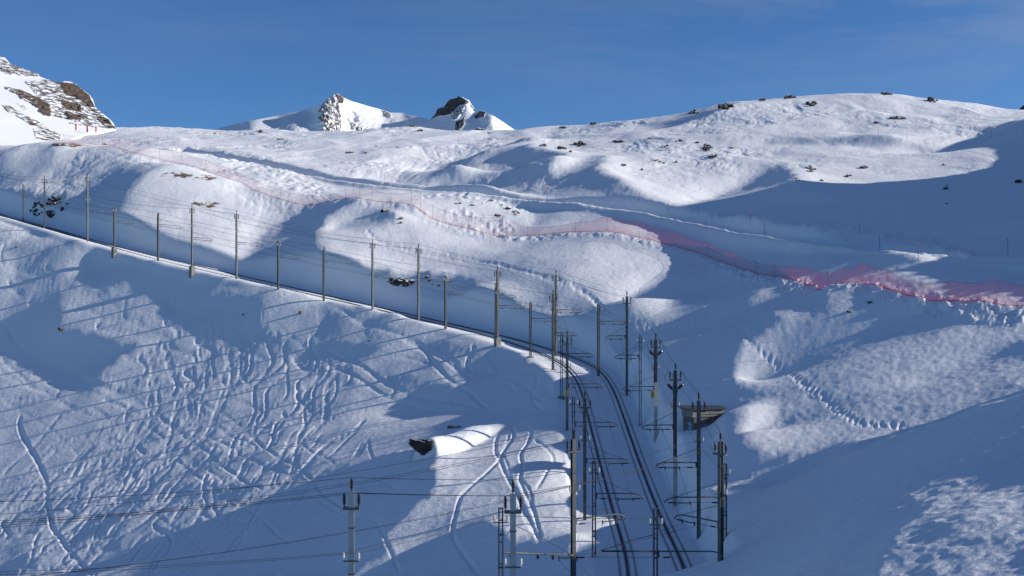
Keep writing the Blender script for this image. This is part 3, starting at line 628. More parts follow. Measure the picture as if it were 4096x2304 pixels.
# whaleback of snow over the big boulder, cut off steeply at its front
BX, BY = hit(1694, 1838); ex, ey = hit(1985, 1700); ax0 = np.array([BX+.05, BY+.75]); axv = np.array([ex, ey])-ax0; axl = np.linalg.norm(axv); axv /= axl
lt = ((GXW-ax0[0])*axv[0]+(GYW-ax0[1])*axv[1])/axl; ld = (GXW-ax0[0])*axv[1]-(GYW-ax0[1])*axv[0]
wd_ = np.where(ld > 0, 2.1+.6*lt, 1.35+.5*lt)
WH = np.clip(1-(ld/np.maximum(wd_, .5))**2, 0, 1)**.8*sstep(-.055, .0, lt)*(1-sstep(.55, 1.15, lt))*(1.75-.85*np.clip(lt, 0, 1))
D += WH
GZ = GZ+D
Vr = np.interp(FXC, [2700, 2785, 2800, 2840, 2905, 3000, 3100], [1800, 1746, 1738, 1702, 1646, 1600, 1566])[None]
zt = (HZ-Vr)*102.6/F; fall = np.where(GYW < 102.6, (102.6-GYW)*.36, (GYW-102.6)*.10)
dz = np.maximum(zt-fall-GZ, 0)*sstep(2765, 2790, FXC)[None]*sstep(3130, 2880, FXC)[None]*(GYW > 93)*(GYW < 108)
GZ = GZ+blur(dz, 2)

# slots kept open along the rails and rack bars
for p in (PL, PR):
    for o, w, d in ((-.5, .045, .03), (.5, .045, .03), (0, .09, .07)):
        offs = np.arange(o-w, o+w+.001, .03); X, Y = scatter(spline(p, .1), offs, .1); i, j, ok = cells(X, Y)
        G2 = np.zeros_like(GZ); G2[i[ok], j[ok]] = -d; GZ += G2*np.clip(105./YR, .4, 1)

# bare turf showing on the sunny mound and ridge tops (strength 0..1, broken up in the material)
BARE = np.zeros_like(GZ)
for t, pts in ((TA, [(1180,440),(1300,380),(1480,375),(1680,410),(1780,440),(1700,480),(1500,460),(1330,440)]), (TA, [(1180,490),(1320,500),(1500,540),(1380,560),(1220,530)]),
               (TA, [(1520,590),(1800,620),(1820,650),(1740,700),(1600,680),(1500,640)]), (TA, [(380,170),(470,150),(640,150),(680,180),(560,200),(430,200)])):
    q = np.array(untile(t, pts)); BARE[inside(FXC[None]+0*VIM, VIM, [tuple(a) for a in q]) & (GYW < 300)] = 1
BARE = blur(BARE, 5)

# outer apron: unseen hill on the right shaped to cast shade, lower ground left, far ground to the horizon
def apron():
    Xr = np.concatenate([np.arange(4470, 7600, 70.), [8200, 9000, 11000]])
    need = np.interp(FWR, gw, NEED); Ve = HZ-GZ[:, -1]*F/YR[:, 0]; Ve = np.convolve(np.pad(Ve, 12, mode='edge'), np.ones(25)/25, 'valid')
    Ge = -Ve-SUN_T*FXC[-1]; crest = FXC[-1]+need/(.68-SUN_T)
    up = np.minimum(Xr[None], crest[:, None])-FXC[-1]; dn = np.maximum(Xr[None]-crest[:, None], 0)
    Vr = Ve[:, None]-.68*up+.06*dn
    Vr += (HZ-GZ[:, -1]*F/YR[:, 0]-Ve)[:, None]*np.exp(-(Xr[None]-FXC[-1])/60)
    Xl = np.array([-9000, -6000, -4000, -2500, -1500, -900, -600, -420.])
    Vl = np.repeat((HZ-GZ[:, :1]*F/YR), len(Xl), 1)+.08*(FXC[0]-Xl)[None]
    return np.concatenate([Xl, FXC, Xr]), np.hstack([(HZ-Vl)*YR/F, GZ, (HZ-Vr)*YR/F])
AX, AZ = apron()
AY = YR[:, 0]
# rows in front of the camera's foot and far beyond the skyline
nearY = np.array([4., 14., 26.]); nz_ = np.stack([AZ[0]*0-17-.0*y for y in nearY]); nz_ = nz_*(1-np.array([.0,.2,.6])[:, None])+AZ[0][None]*np.array([.0,.2,.6])[:, None]
farY = np.array([900., 1500., 3000., 7000., 16000.]); fz = np.stack([AZ[-1]*max(0, 1-k*.4)+(k > 0)*0+20*(1-min(1, k*.4)) for k in range(1, 6)])
AZ = np.vstack([nz_, AZ, fz]); AY = np.concatenate([nearY, AY, farY])
V3 = np.stack([(AX[None]-CX)*AY[:, None]/F, np.broadcast_to(AY[:, None], AZ.shape), AZ], -1).reshape(-1, 3)
nr, nc = AZ.shape
ii = (np.arange(nr-1)[:, None]*nc+np.arange(nc-1)[None]).ravel()
FQ = np.stack([ii, ii+1, ii+nc+1, ii+nc], 1)

def snow_material():
    m = material('snow', (.88, .885, .90), .62, 0, .22); n = m.node_tree.nodes; l = m.node_tree.links.new; b = n['Principled BSDF']
    tc = n.new('ShaderNodeTexCoord')
    mp = n.new('ShaderNodeMapping'); mp.inputs['Scale'].default_value = (.75, 1.5, 1.7)
    n1 = n.new('ShaderNodeTexNoise'); n1.inputs['Scale'].default_value = 1.7; n1.inputs['Detail'].default_value = 6; n1.inputs['Roughness'].default_value = .62
    n2 = n.new('ShaderNodeTexNoise'); n2.inputs['Scale'].default_value = 7; n2.inputs['Detail'].default_value = 3
    ad = n.new('ShaderNodeMath'); ad.operation = 'MULTIPLY_ADD'; ad.inputs[1].default_value = .22
    bp = n.new('ShaderNodeBump'); bp.inputs['Distance'].default_value = .11; bp.inputs['Strength'].default_value = .5
    l(tc.outputs['Object'], mp.inputs[0]); l(mp.outputs[0], n1.inputs['Vector']); l(mp.outputs[0], n2.inputs['Vector'])
    l(n2.outputs[0], ad.inputs[0]); l(n1.outputs[0], ad.inputs[2]); l(ad.outputs[0], bp.inputs['Height'])
    at = n.new('ShaderNodeAttribute'); at.attribute_name = 'calm'
    st = n.new('ShaderNodeMath'); st.operation = 'MULTIPLY'; st.inputs[1].default_value = .95; l(at.outputs['Fac'], st.inputs[0]); l(st.outputs[0], bp.inputs['Strength'])
    l(bp.outputs[0], b.inputs['Normal'])
    # withered turf poking through
    ba = n.new('ShaderNodeAttribute'); ba.attribute_name = 'bare'
    n3 = n.new('ShaderNodeTexNoise'); n3.inputs['Scale'].default_value = .55; n3.inputs['Detail'].default_value = 7; n3.inputs['Roughness'].default_value = .72
    mp3 = n.new('ShaderNodeMapping'); mp3.inputs['Scale'].default_value = (1, .8, 1.5); l(tc.outputs['Object'], mp3.inputs[0]); l(mp3.outputs[0], n3.inputs['Vector'])
    a3 = n.new('ShaderNodeMath'); a3.operation = 'MULTIPLY'; l(n3.outputs[0], a3.inputs[0]); l(ba.outputs['Fac'], a3.inputs[1])
    r3 = n.new('ShaderNodeMapRange'); r3.inputs[1].default_value = .455; r3.inputs[2].default_value = .51; l(a3.outputs[0], r3.inputs[0])
    c3 = n.new('ShaderNodeValToRGB'); c3.color_ramp.elements[0].color = (.10, .065, .035, 1); c3.color_ramp.elements[1].color = (.26, .17, .10, 1); l(n2.outputs[0], c3.inputs[0])
    mx = n.new('ShaderNodeMixRGB'); mx.inputs[1].default_value = (.88, .885, .90, 1); l(r3.outputs[0], mx.inputs[0]); l(c3.outputs[0], mx.inputs[2]); l(mx.outputs[0], b.inputs['Base Color'])
    return m
SNOW = snow_material()
ground = mk('snow_ground', V3, FQ, SNOW, smooth=True)
tag(ground, kind='structure')
def put_attr(o, name, arr):
    a = o.data.attributes.new(name, 'FLOAT', 'POINT'); a.data.foreach_set('value', arr.astype(np.float32).ravel())
full = np.zeros(AZ.shape); full[3:3+NR, 8:8+NC] = BARE; put_attr(ground, 'bare', full)
full = np.ones(AZ.shape); full[3:3+NR, 8:8+NC] = (1-.85*SMOOTH)*(1-.45*bowl); put_attr(ground, 'calm', full)

# ------------------------------------------------------------------ rock and ice material, rocky hill, far peaks
def rocky_material(name, rock1, rock2, nscale, lo, hi, bump, nbump, aniso=(1, 1, 1), rot=0.0):
    """snow with rock showing where the 'rock' attribute and noise agree"""
    m = material(name, (.85, .86, .88), .7, 0, .2); n = m.node_tree.nodes; l = m.node_tree.links.new; b = n['Principled BSDF']
    tc = n.new('ShaderNodeTexCoord'); mp = n.new('ShaderNodeMapping'); mp.inputs['Scale'].default_value = aniso; mp.inputs['Rotation'].default_value = (0, rot, 0)
    n1 = n.new('ShaderNodeTexNoise'); n1.inputs['Scale'].default_value = nscale; n1.inputs['Detail'].default_value = 9; n1.inputs['Roughness'].default_value = .68
    at = n.new('ShaderNodeAttribute'); at.attribute_name = 'rock'
    ad = n.new('ShaderNodeMath'); ad.operation = 'ADD'; l(n1.outputs[0], ad.inputs[0]); l(at.outputs['Fac'], ad.inputs[1])
    r = n.new('ShaderNodeMapRange'); r.inputs[1].default_value = lo; r.inputs[2].default_value = hi; l(ad.outputs[0], r.inputs[0])
    n2 = n.new('ShaderNodeTexNoise'); n2.inputs['Scale'].default_value = nscale*2.6; n2.inputs['Detail'].default_value = 8; n2.inputs['Roughness'].default_value = .7
    cr = n.new('ShaderNodeValToRGB'); cr.color_ramp.elements[0].position = .3; cr.color_ramp.elements[1].position = .7
    cr.color_ramp.elements[0].color = (*rock1, 1); cr.color_ramp.elements[1].color = (*rock2, 1); l(n2.outputs[0], cr.inputs[0])
    mx = n.new('ShaderNodeMixRGB'); mx.inputs[1].default_value = (.85, .86, .88, 1); l(r.outputs[0], mx.inputs[0]); l(cr.outputs[0], mx.inputs[2]); l(mx.outputs[0], b.inputs['Base Color'])
    n3 = n.new('ShaderNodeTexNoise'); n3.inputs['Scale'].default_value = nbump; n3.inputs['Detail'].default_value = 8; n3.inputs['Roughness'].default_value = .7
    mm = n.new('ShaderNodeMath'); mm.operation = 'MULTIPLY'
    r2 = n.new('ShaderNodeMapRange'); r2.inputs[3].default_value = .12; l(r.outputs[0], r2.inputs[0]); l(n3.outputs[0], mm.inputs[0]); l(r2.outputs[0], mm.inputs[1])
    bp = n.new('ShaderNodeBump'); bp.inputs['Distance'].default_value = bump; l(mm.outputs[0], bp.inputs['Height']); l(bp.outputs[0], b.inputs['Normal'])
    for t in (mp,): l(tc.outputs['Object'], t.inputs[0])
    for t in (n1, n2, n3): l(mp.outputs[0], t.inputs['Vector'])
    return m

def lin(xs, pts): return np.interp(xs, [p[0] for p in pts], [p[1] for p in pts])
def grid_faces(nr, nc):
    ii = (np.arange(nr-1)[:, None]*nc+np.arange(nc-1)[None]).ravel()
    return np.stack([ii, ii+1, ii+nc+1, ii+nc], 1)

# rocky hill on the left: a nose of broken crag with snow between
T6 = (0, 200, 3.22)
sil = [(-500, 60), (-250, 150)]+untile(T6, [(0,88),(60,95),(140,185),(200,200),(300,240),(400,275),(500,310),(520,345),(600,375),(700,405),(780,420),(830,400),(900,405),(960,430),(1050,500),(1150,575),(1200,640),(1225,730),(1300,800),(1400,880),(1460,940),(1492,1015)])
foot = [(-500, 640), (0, 612), (150, 596), (250, 572), (350, 530), (430, 520), (464, 517)]
hx = np.concatenate([np.arange(-500, -20, 12.), np.arange(-20, 466, 1.6)]); wv = np.linspace(0, 1, 260)
S_, B_ = lin(hx, sil), lin(hx, foot); S_ = np.minimum(S_, B_)
HV = B_[None]+(S_-B_)[None]*wv[:, None]; HY = 318+.13*np.maximum(hx, -300)[None]+(612-HV)*.42
XX = np.broadcast_to(hx[None], HV.shape)
# where rock shows: dense on the right-hand crag and skyline, bands across the face, a reddish band lower left
def density(polys, X, V):
    d = np.full(X.shape, -.42)
    for val, p in polys: d[inside(X, V, untile(T6, p))] = val
    return d
rock = density([(-.10, [(0,80),(140,180),(520,310),(520,350),(350,340),(100,320),(0,270)]), (-.12, [(310,400),(600,370),(780,420),(1000,430),(1220,700),(1490,1010),(1200,1000),(900,900),(680,860),(640,800),(400,500)]),
                (.06, [(780,410),(960,430),(1150,580),(1225,740),(1150,720),(1050,640),(830,560),(790,470)]), (-.02, [(1240,830),(1400,890),(1490,1010),(1400,1010),(1260,900)]),
                (-.05, [(0,460),(100,470),(300,520),(480,600),(640,720),(660,860),(560,840),(480,740),(300,640),(120,520)]), (.02, [(800,640),(1040,700),(1040,780),(900,780),(790,690)]), (.02, [(840,790),(1050,850),(1040,910),(880,880)]), (.04, [(480,640),(640,700),(660,860),(520,800)]),
                (-.13, [(0,690),(150,720),(300,820),(480,900),(640,1010),(800,1090),(780,1210),(640,1180),(450,1140),(420,1000),(300,900),(100,800)]), (-.16, [(180,660),(300,700),(410,800),(300,780)]), (-.05, [(880,930),(1120,970),(1120,990),(900,950)])], XX, HV)
rock = blur(rock, 4)
x0 = (XX-CX)*HY/F; z0 = (HZ-HV)*HY/F
a = math.radians(28); u = x0*math.cos(a)-z0*math.sin(a); w_ = x0*math.sin(a)+z0*math.cos(a)
crag = sstep(-.3, .05, rock)
env = (wv*(1-wv)*4)[:, None]**.5
rel = crag*env*(2.6*np.abs(noise2(u/7, w_/4, 91))+1.8*np.abs(noise2(u/3.2, w_/2.0, 92))+1.1*noise2(u/1.3, w_/.9, 93))+env*.8*fbm(u/18, w_/12, 2, 94)
HYd = HY-rel*1.5; Vd = HV-crag*env*noise2(u/2.2, w_/1.6, 95)*3
top = HV[-1]-crag[-1]*(2.5*np.abs(noise2(x0[-1]/2.5, 0*x0[-1], 96))+1.5*noise2(x0[-1]/.9, 0*x0[-1], 97)); Vd[-1] = top
V_ = np.stack([(XX-CX)*HYd/F, HYd, (HZ-Vd)*HYd/F], -1)
skirt = V_[:1].copy(); skirt[..., 1] -= 6; skirt[..., 2] -= 30; V_ = np.concatenate([skirt, V_], 0); rock = np.concatenate([rock[:1], rock], 0)
back = []
for k in (1, 2, 3):
    q = V_[-1].copy(); q[:, 0] *= 1+.1*k; q[:, 1] += 45*k; q[:, 2] -= 22*k*k; back.append(q)
V_ = np.concatenate([V_, np.stack(back)], 0)
M_HILL = rocky_material('crag', (.060, .045, .034), (.20, .142, .098), .48, .36, .45, 1.2, .8, (.75, .8, 1.35), math.radians(28))
hill = mk('rocky_hill', V_.reshape(-1, 3), grid_faces(*V_.shape[:2]), M_HILL, smooth=True); tag(hill, kind='structure')
put_attr(hill, 'rock', np.concatenate([rock, np.repeat(rock[-1:], 3, 0)]))

# far glaciated peaks, about nine kilometres off
TS = (1200, 350, 2.576)
sil = [(700, 540), (800, 530), (840, 522), (950, 493), (1110, 462)]+untile(TS, [(0,240),(180,190),(235,165),(300,110),(350,75),(390,62),(430,90),(450,105),(530,140),(600,160),(700,190),(830,225),(880,240),(930,258),(1060,262),(1080,275),(1200,300),(1340,332),(1390,280),(1420,215),(1480,195),(1530,130),(1560,115),(1590,115),(1610,110),(1635,87),(1655,102),(1670,98),(1700,112),(1740,130),(1770,180),(1800,220),(1830,250),(1860,240),(1900,245),(1940,270),(2000,295),(2100,360),(2180,415),(2260,467)])+[(2100, 545), (2200, 600)]
mx_ = np.arange(700, 2200, 1.25); mw = np.linspace(0, 1, 230)
S_ = lin(mx_, sil); MV = 640+(S_-640)[None]*mw[:, None]; MX = np.broadcast_to(mx_[None], MV.shape)
# sideways recession of each face (metres): rising to the right = faces the sun
REC = [(700,540,500),(840,522,430),(950,495,300),(950,530,150),(1000,515,60),(1110,465,240),(1110,500,120),(1180,520,-60),(1200,445,190),(1250,450,110),(1250,520,-40),(1285,416,0),(1272,447,10),(1294,456,-25),(1270,470,-25),(1297,480,-60),(1290,515,-60),(1285,600,-100),
       (1351,374,20),(1336,440,30),(1340,520,0),(1368,390,60),(1375,440,110),(1390,500,120),(1410,420,170),(1400,480,170),(1470,430,290),(1450,480,180),(1450,520,190),(1500,470,300),(1500,520,210),(1560,455,400),(1540,495,300),(1611,455,420),(1580,480,330),(1640,470,330),(1640,520,190),(1700,480,220),(1700,530,90),(1740,465,180),(1740,520,20),
       (1774,430,140),(1790,480,30),(1800,530,-60),(1835,390,80),(1850,420,30),(1850,480,-50),(1860,530,-120),(1872,402,20),(1885,440,0),(1880,400,90),(1898,440,80),(1910,450,-20),(1925,445,-50),(1940,500,-150),(1972,470,-160),(1976,530,-220),(2000,500,-80),(2015,495,20),(2046,515,90),(2030,540,-60),(2100,560,120),(2200,600,200),(700,620,300),(1000,620,-50),(1400,620,0),(1700,620,0),(2000,620,-250)]
R_ = np.array(REC, float); a_ = R_[:, :2]/100.
def U_(r2): return np.where(r2 > 0, .5*r2*np.log(np.maximum(r2, 1e-12)), 0)
K = np.zeros((len(a_)+3,)*2); n_ = len(a_); K[:n_, :n_] = U_(((a_[:, None]-a_[None])**2).sum(-1))+np.eye(n_)*.01; K[:n_, n_] = 1; K[:n_, n_+1:] = a_; K[n_, :n_] = 1; K[n_+1:, :n_] = a_.T
sol = np.linalg.solve(K, np.concatenate([R_[:, 2], [0, 0, 0]]))
q = np.stack([MX.ravel(), MV.ravel()], 1)/100.
rec = np.concatenate([U_(((q[i:i+20000, None]-a_[None])**2).sum(-1))@sol[:n_]+sol[n_]+q[i:i+20000]@sol[n_+1:] for i in range(0, len(q), 20000)]).reshape(MX.shape)
MR = np.full(MX.shape, -.6)
for val, p in ((.02, [(235,165),(300,110),(350,75),(390,62),(450,110),(450,150),(410,190),(420,260),(430,320),(430,430),(390,480),(180,490),(230,420),(250,330),(180,320),(240,270),(180,250)]), (.22, [(370,70),(420,80),(455,115),(450,155),(400,160)]),
               (.2, [(1340,335),(1420,215),(1480,200),(1530,130),(1640,85),(1740,140),(1740,165),(1640,190),(1560,270),(1500,290),(1430,290)]), (.02, [(1540,290),(1640,200),(1700,190),(1680,260),(1600,340),(1560,330)]), (.08, [(1600,350),(1700,310),(1710,370),(1640,450),(1590,440)]),
               (.12, [(1790,290),(1850,240),(1920,250),(1900,300),(1800,330)]), (.05, [(1770,460),(1820,410),(1920,430),(1900,470)]), (.06, [(830,225),(930,258),(945,310),(870,290)]), (.0, [(500,340),(650,410),(640,470),(560,440)]), (.15, [(1740,150),(1815,240),(1800,250),(1760,190)]), (.1, [(180,310),(250,270),(250,330),(230,360)])):
    MR[inside(MX, MV, untile(TS, p))] = val-.05
MR = blur(MR, 2)
xm = (MX-CX)*1.9; zm = (530-MV)*1.9
ctop = np.sin(np.pi*np.clip(mw, 0, 1))[:, None]**.4
craggy = sstep(-.4, .1, MR)
ice = inside(MX, MV, untile(TS, [(480,250),(540,190),(700,260),(830,360),(850,420),(640,440),(500,340)]))*1.0
rough_ = (6+26*craggy)*np.abs(fbm(xm/95+zm/160, zm/70-xm/200, 5, 101, gain=.58))+10*fbm(xm/300, zm/200, 2, 102)+blur(ice, 3)*14*np.abs(noise2(xm/60, zm/28, 103))
MY = 9000+zm*.85+rec*1.0-rough_*ctop*1.5
MVd = MV.copy(); MVd[-1] -= craggy[-1]*(1.6*np.abs(noise2(mx_/5., 0*mx_, 105))+1.0*noise2(mx_/2.0, 0*mx_, 106))
W_ = np.stack([(MX-CX)*MY/F, MY, (HZ-MVd)*MY/F], -1)
back = []
for k in (1, 2, 3):
    q = W_[-1].copy(); q[:, 1] += 500*k; q[:, 2] -= 330*k; back.append(q)
W_ = np.concatenate([W_, np.stack(back)], 0)
M_PEAK = rocky_material('peaks', (.045, .045, .052), (.23, .185, .165), .040, .42, .56, 16., .07, (1.4, 1, .8), math.radians(-25))  # distance haze put into the colour: dark rock tone turned bluish
peaks = mk('mountains', W_.reshape(-1, 3), grid_faces(*W_.shape[:2]), M_PEAK, smooth=True); tag(peaks, kind='structure')
put_attr(peaks, 'rock', np.concatenate([MR, np.repeat(MR[-1:], 3, 0)]))
# the dark flank of another peak just showing at the right edge
fx_ = np.arange(4066, 4400, 6.); fw_ = np.linspace(0, 1, 40)
S_ = lin(fx_, [(4066,447),(4080,432),(4096,420),(4140,395),(4200,350),(4300,300),(4400,290)])
MV = 520+(S_-520)[None]*fw_[:, None]; MX = np.broadcast_to(fx_[None], MV.shape); MY = 6000+(520-MV)*1.2-(MX-4066)*.8+25*fbm(MX/14, MV/14, 4, 111)
mk_ = np.stack([(MX-CX)*MY/F, MY, (HZ-MV)*MY/F], -1)
q = mk_[-1:].copy(); q[..., 1] += 700; q[..., 2] -= 500; mk_ = np.concatenate([mk_, q], 0)
flank = mk('mountain', mk_.reshape(-1, 3), grid_faces(*mk_.shape[:2]), M_PEAK, smooth=True); tag(flank, kind='structure')
put_attr(flank, 'rock', np.full(mk_.shape[:2], .1))

# ------------------------------------------------------------------ mesh collector for built objects
class MB:
    def __init__(s): s.v = []; s.f = []
    def add(s, v, f):
        o = len(s.v); s.v += [tuple(map(float, p)) for p in v]; s.f += [tuple(i+o for i in q) for q in f]
    def box(s, x0, x1, y0, y1, z0, z1):
        s.add([(x0,y0,z0),(x1,y0,z0),(x1,y1,z0),(x0,y1,z0),(x0,y0,z1),(x1,y0,z1),(x1,y1,z1),(x0,y1,z1)],
              [(0,3,2,1),(4,5,6,7),(0,1,5,4),(1,2,6,5),(2,3,7,6),(3,0,4,7)])
    def tube(s, pts, r, n=6, r2=None):
        p = np.asarray(pts, float); m = len(p); t = np.gradient(p, axis=0); t /= np.linalg.norm(t, axis=1)[:, None]+1e-9
        up = np.array([0, 0, 1.]) if abs(t[0][2]) < .95 else np.array([1., 0, 0]); vs = []
        for k in range(m):
            a = np.cross(t[k], up); a /= np.linalg.norm(a)+1e-9; b = np.cross(a, t[k]); rr = r if r2 is None else r+(r2-r)*k/(m-1)
            vs += [p[k]+rr*(a*math.cos(6.28319*i/n)+b*math.sin(6.28319*i/n)) for i in range(n)]
        fs = [(k*n+i, k*n+(i+1) % n, (k+1)*n+(i+1) % n, (k+1)*n+i) for k in range(m-1) for i in range(n)]
        s.add(vs, fs+[tuple(range(n-1, -1, -1)), tuple((m-1)*n+i for i in range(n))])
    def lathe(s, prof, n=10, at=(0, 0, 0), tilt=None):
        vs = []; 
        for r, z in prof:
            for i in range(n): vs.append(Vector((r*math.cos(6.28319*i/n), r*math.sin(6.28319*i/n), z)))
        if tilt is not None:
            q = Vector((0, 0, 1)).rotation_difference(Vector(tilt).normalized()); vs = [q @ v for v in vs]
        vs = [(v[0]+at[0], v[1]+at[1], v[2]+at[2]) for v in vs]; m = len(prof)
        fs = [(k*n+i, k*n+(i+1) % n, (k+1)*n+(i+1) % n, (k+1)*n+i) for k in range(m-1) for i in range(n)]
        s.add(vs, fs+[tuple(range(n-1, -1, -1)), tuple((m-1)*n+i for i in range(n))])
    def build(s, name, mat, parent=None, smooth=False, loc=None): return mk(name, s.v, s.f, mat, parent, smooth, loc)

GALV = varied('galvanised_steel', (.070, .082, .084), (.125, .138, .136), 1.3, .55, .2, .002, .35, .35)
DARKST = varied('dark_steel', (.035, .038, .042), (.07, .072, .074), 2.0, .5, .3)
PAINTW = varied('worn_white_paint', (.52, .50, .46), (.34, .32, .29), 2.2, .7)
PORC = varied('brown_porcelain', (.020, .010, .008), (.045, .022, .016), 6, .25)
WHITEP = varied('white_porcelain', (.62, .62, .60), (.48, .48, .46), 6, .3)
CONC = varied('concrete', (.15, .145, .135), (.25, .24, .225), 2.5, .85, 0, .02)
RAILM = varied('rail_steel', (.16, .16, .165), (.24, .235, .23), 8, .35, .7)
RACKM = varied('rack_steel', (.020, .020, .022), (.040, .037, .034), 9, .55, .4)
WIREM = material('copper_wire', (.035, .033, .033), .6, .3)
YEL = varied('yellow_enamel', (.62, .40, .005), (.55, .35, .005), 5, .45)

# ------------------------------------------------------------------ rails and rack bars
def strip(path, off, w, z0, z1, parent, name, mat, teeth=False):
    q = spline(path, .6); t = np.gradient(q[:, :2], axis=0); t /= np.linalg.norm(t, axis=1)[:, None]; n = np.stack([t[:, 1], -t[:, 0]], 1)
    c = q[:, :2]+n*off; a = c-n*w/2; b = c+n*w/2; m = len(q)
    base = np.array(parent.location)
    vs = np.concatenate([np.column_stack([a, q[:, 2]+z0]), np.column_stack([b, q[:, 2]+z0]), np.column_stack([b, q[:, 2]+z1]), np.column_stack([a, q[:, 2]+z1])])-base
    fs = []
    for k in range(m-1):
        for i in range(4):
            j = (i+1) % 4; fs.append((i*m+k, j*m+k, j*m+k+1, i*m+k+1))
    fs += [(0, m, 2*m, 3*m), (m-1, 4*m-1, 3*m-1, 2*m-1)]
    return mk(name, vs, fs, mat, parent)
for path, lab in ((PL, 'snow-bedded rack railway track on the outer valley side of the curve'), (PR, 'snow-bedded rack railway track on the uphill side under the snow bank')):
    i = np.argmin(abs(path[:, 1]-95)); root = empty('railway_track', tuple(path[i])); tag(root, lab, 'railway track', 'twin rack railway tracks')
    for o in (-.5, .5): strip(path, o, .07, -.3, -.118, root, 'rail', RAILM)
    strip(path, 0, .13, -.3, -.10, root, 'rack_rail', RACKM)

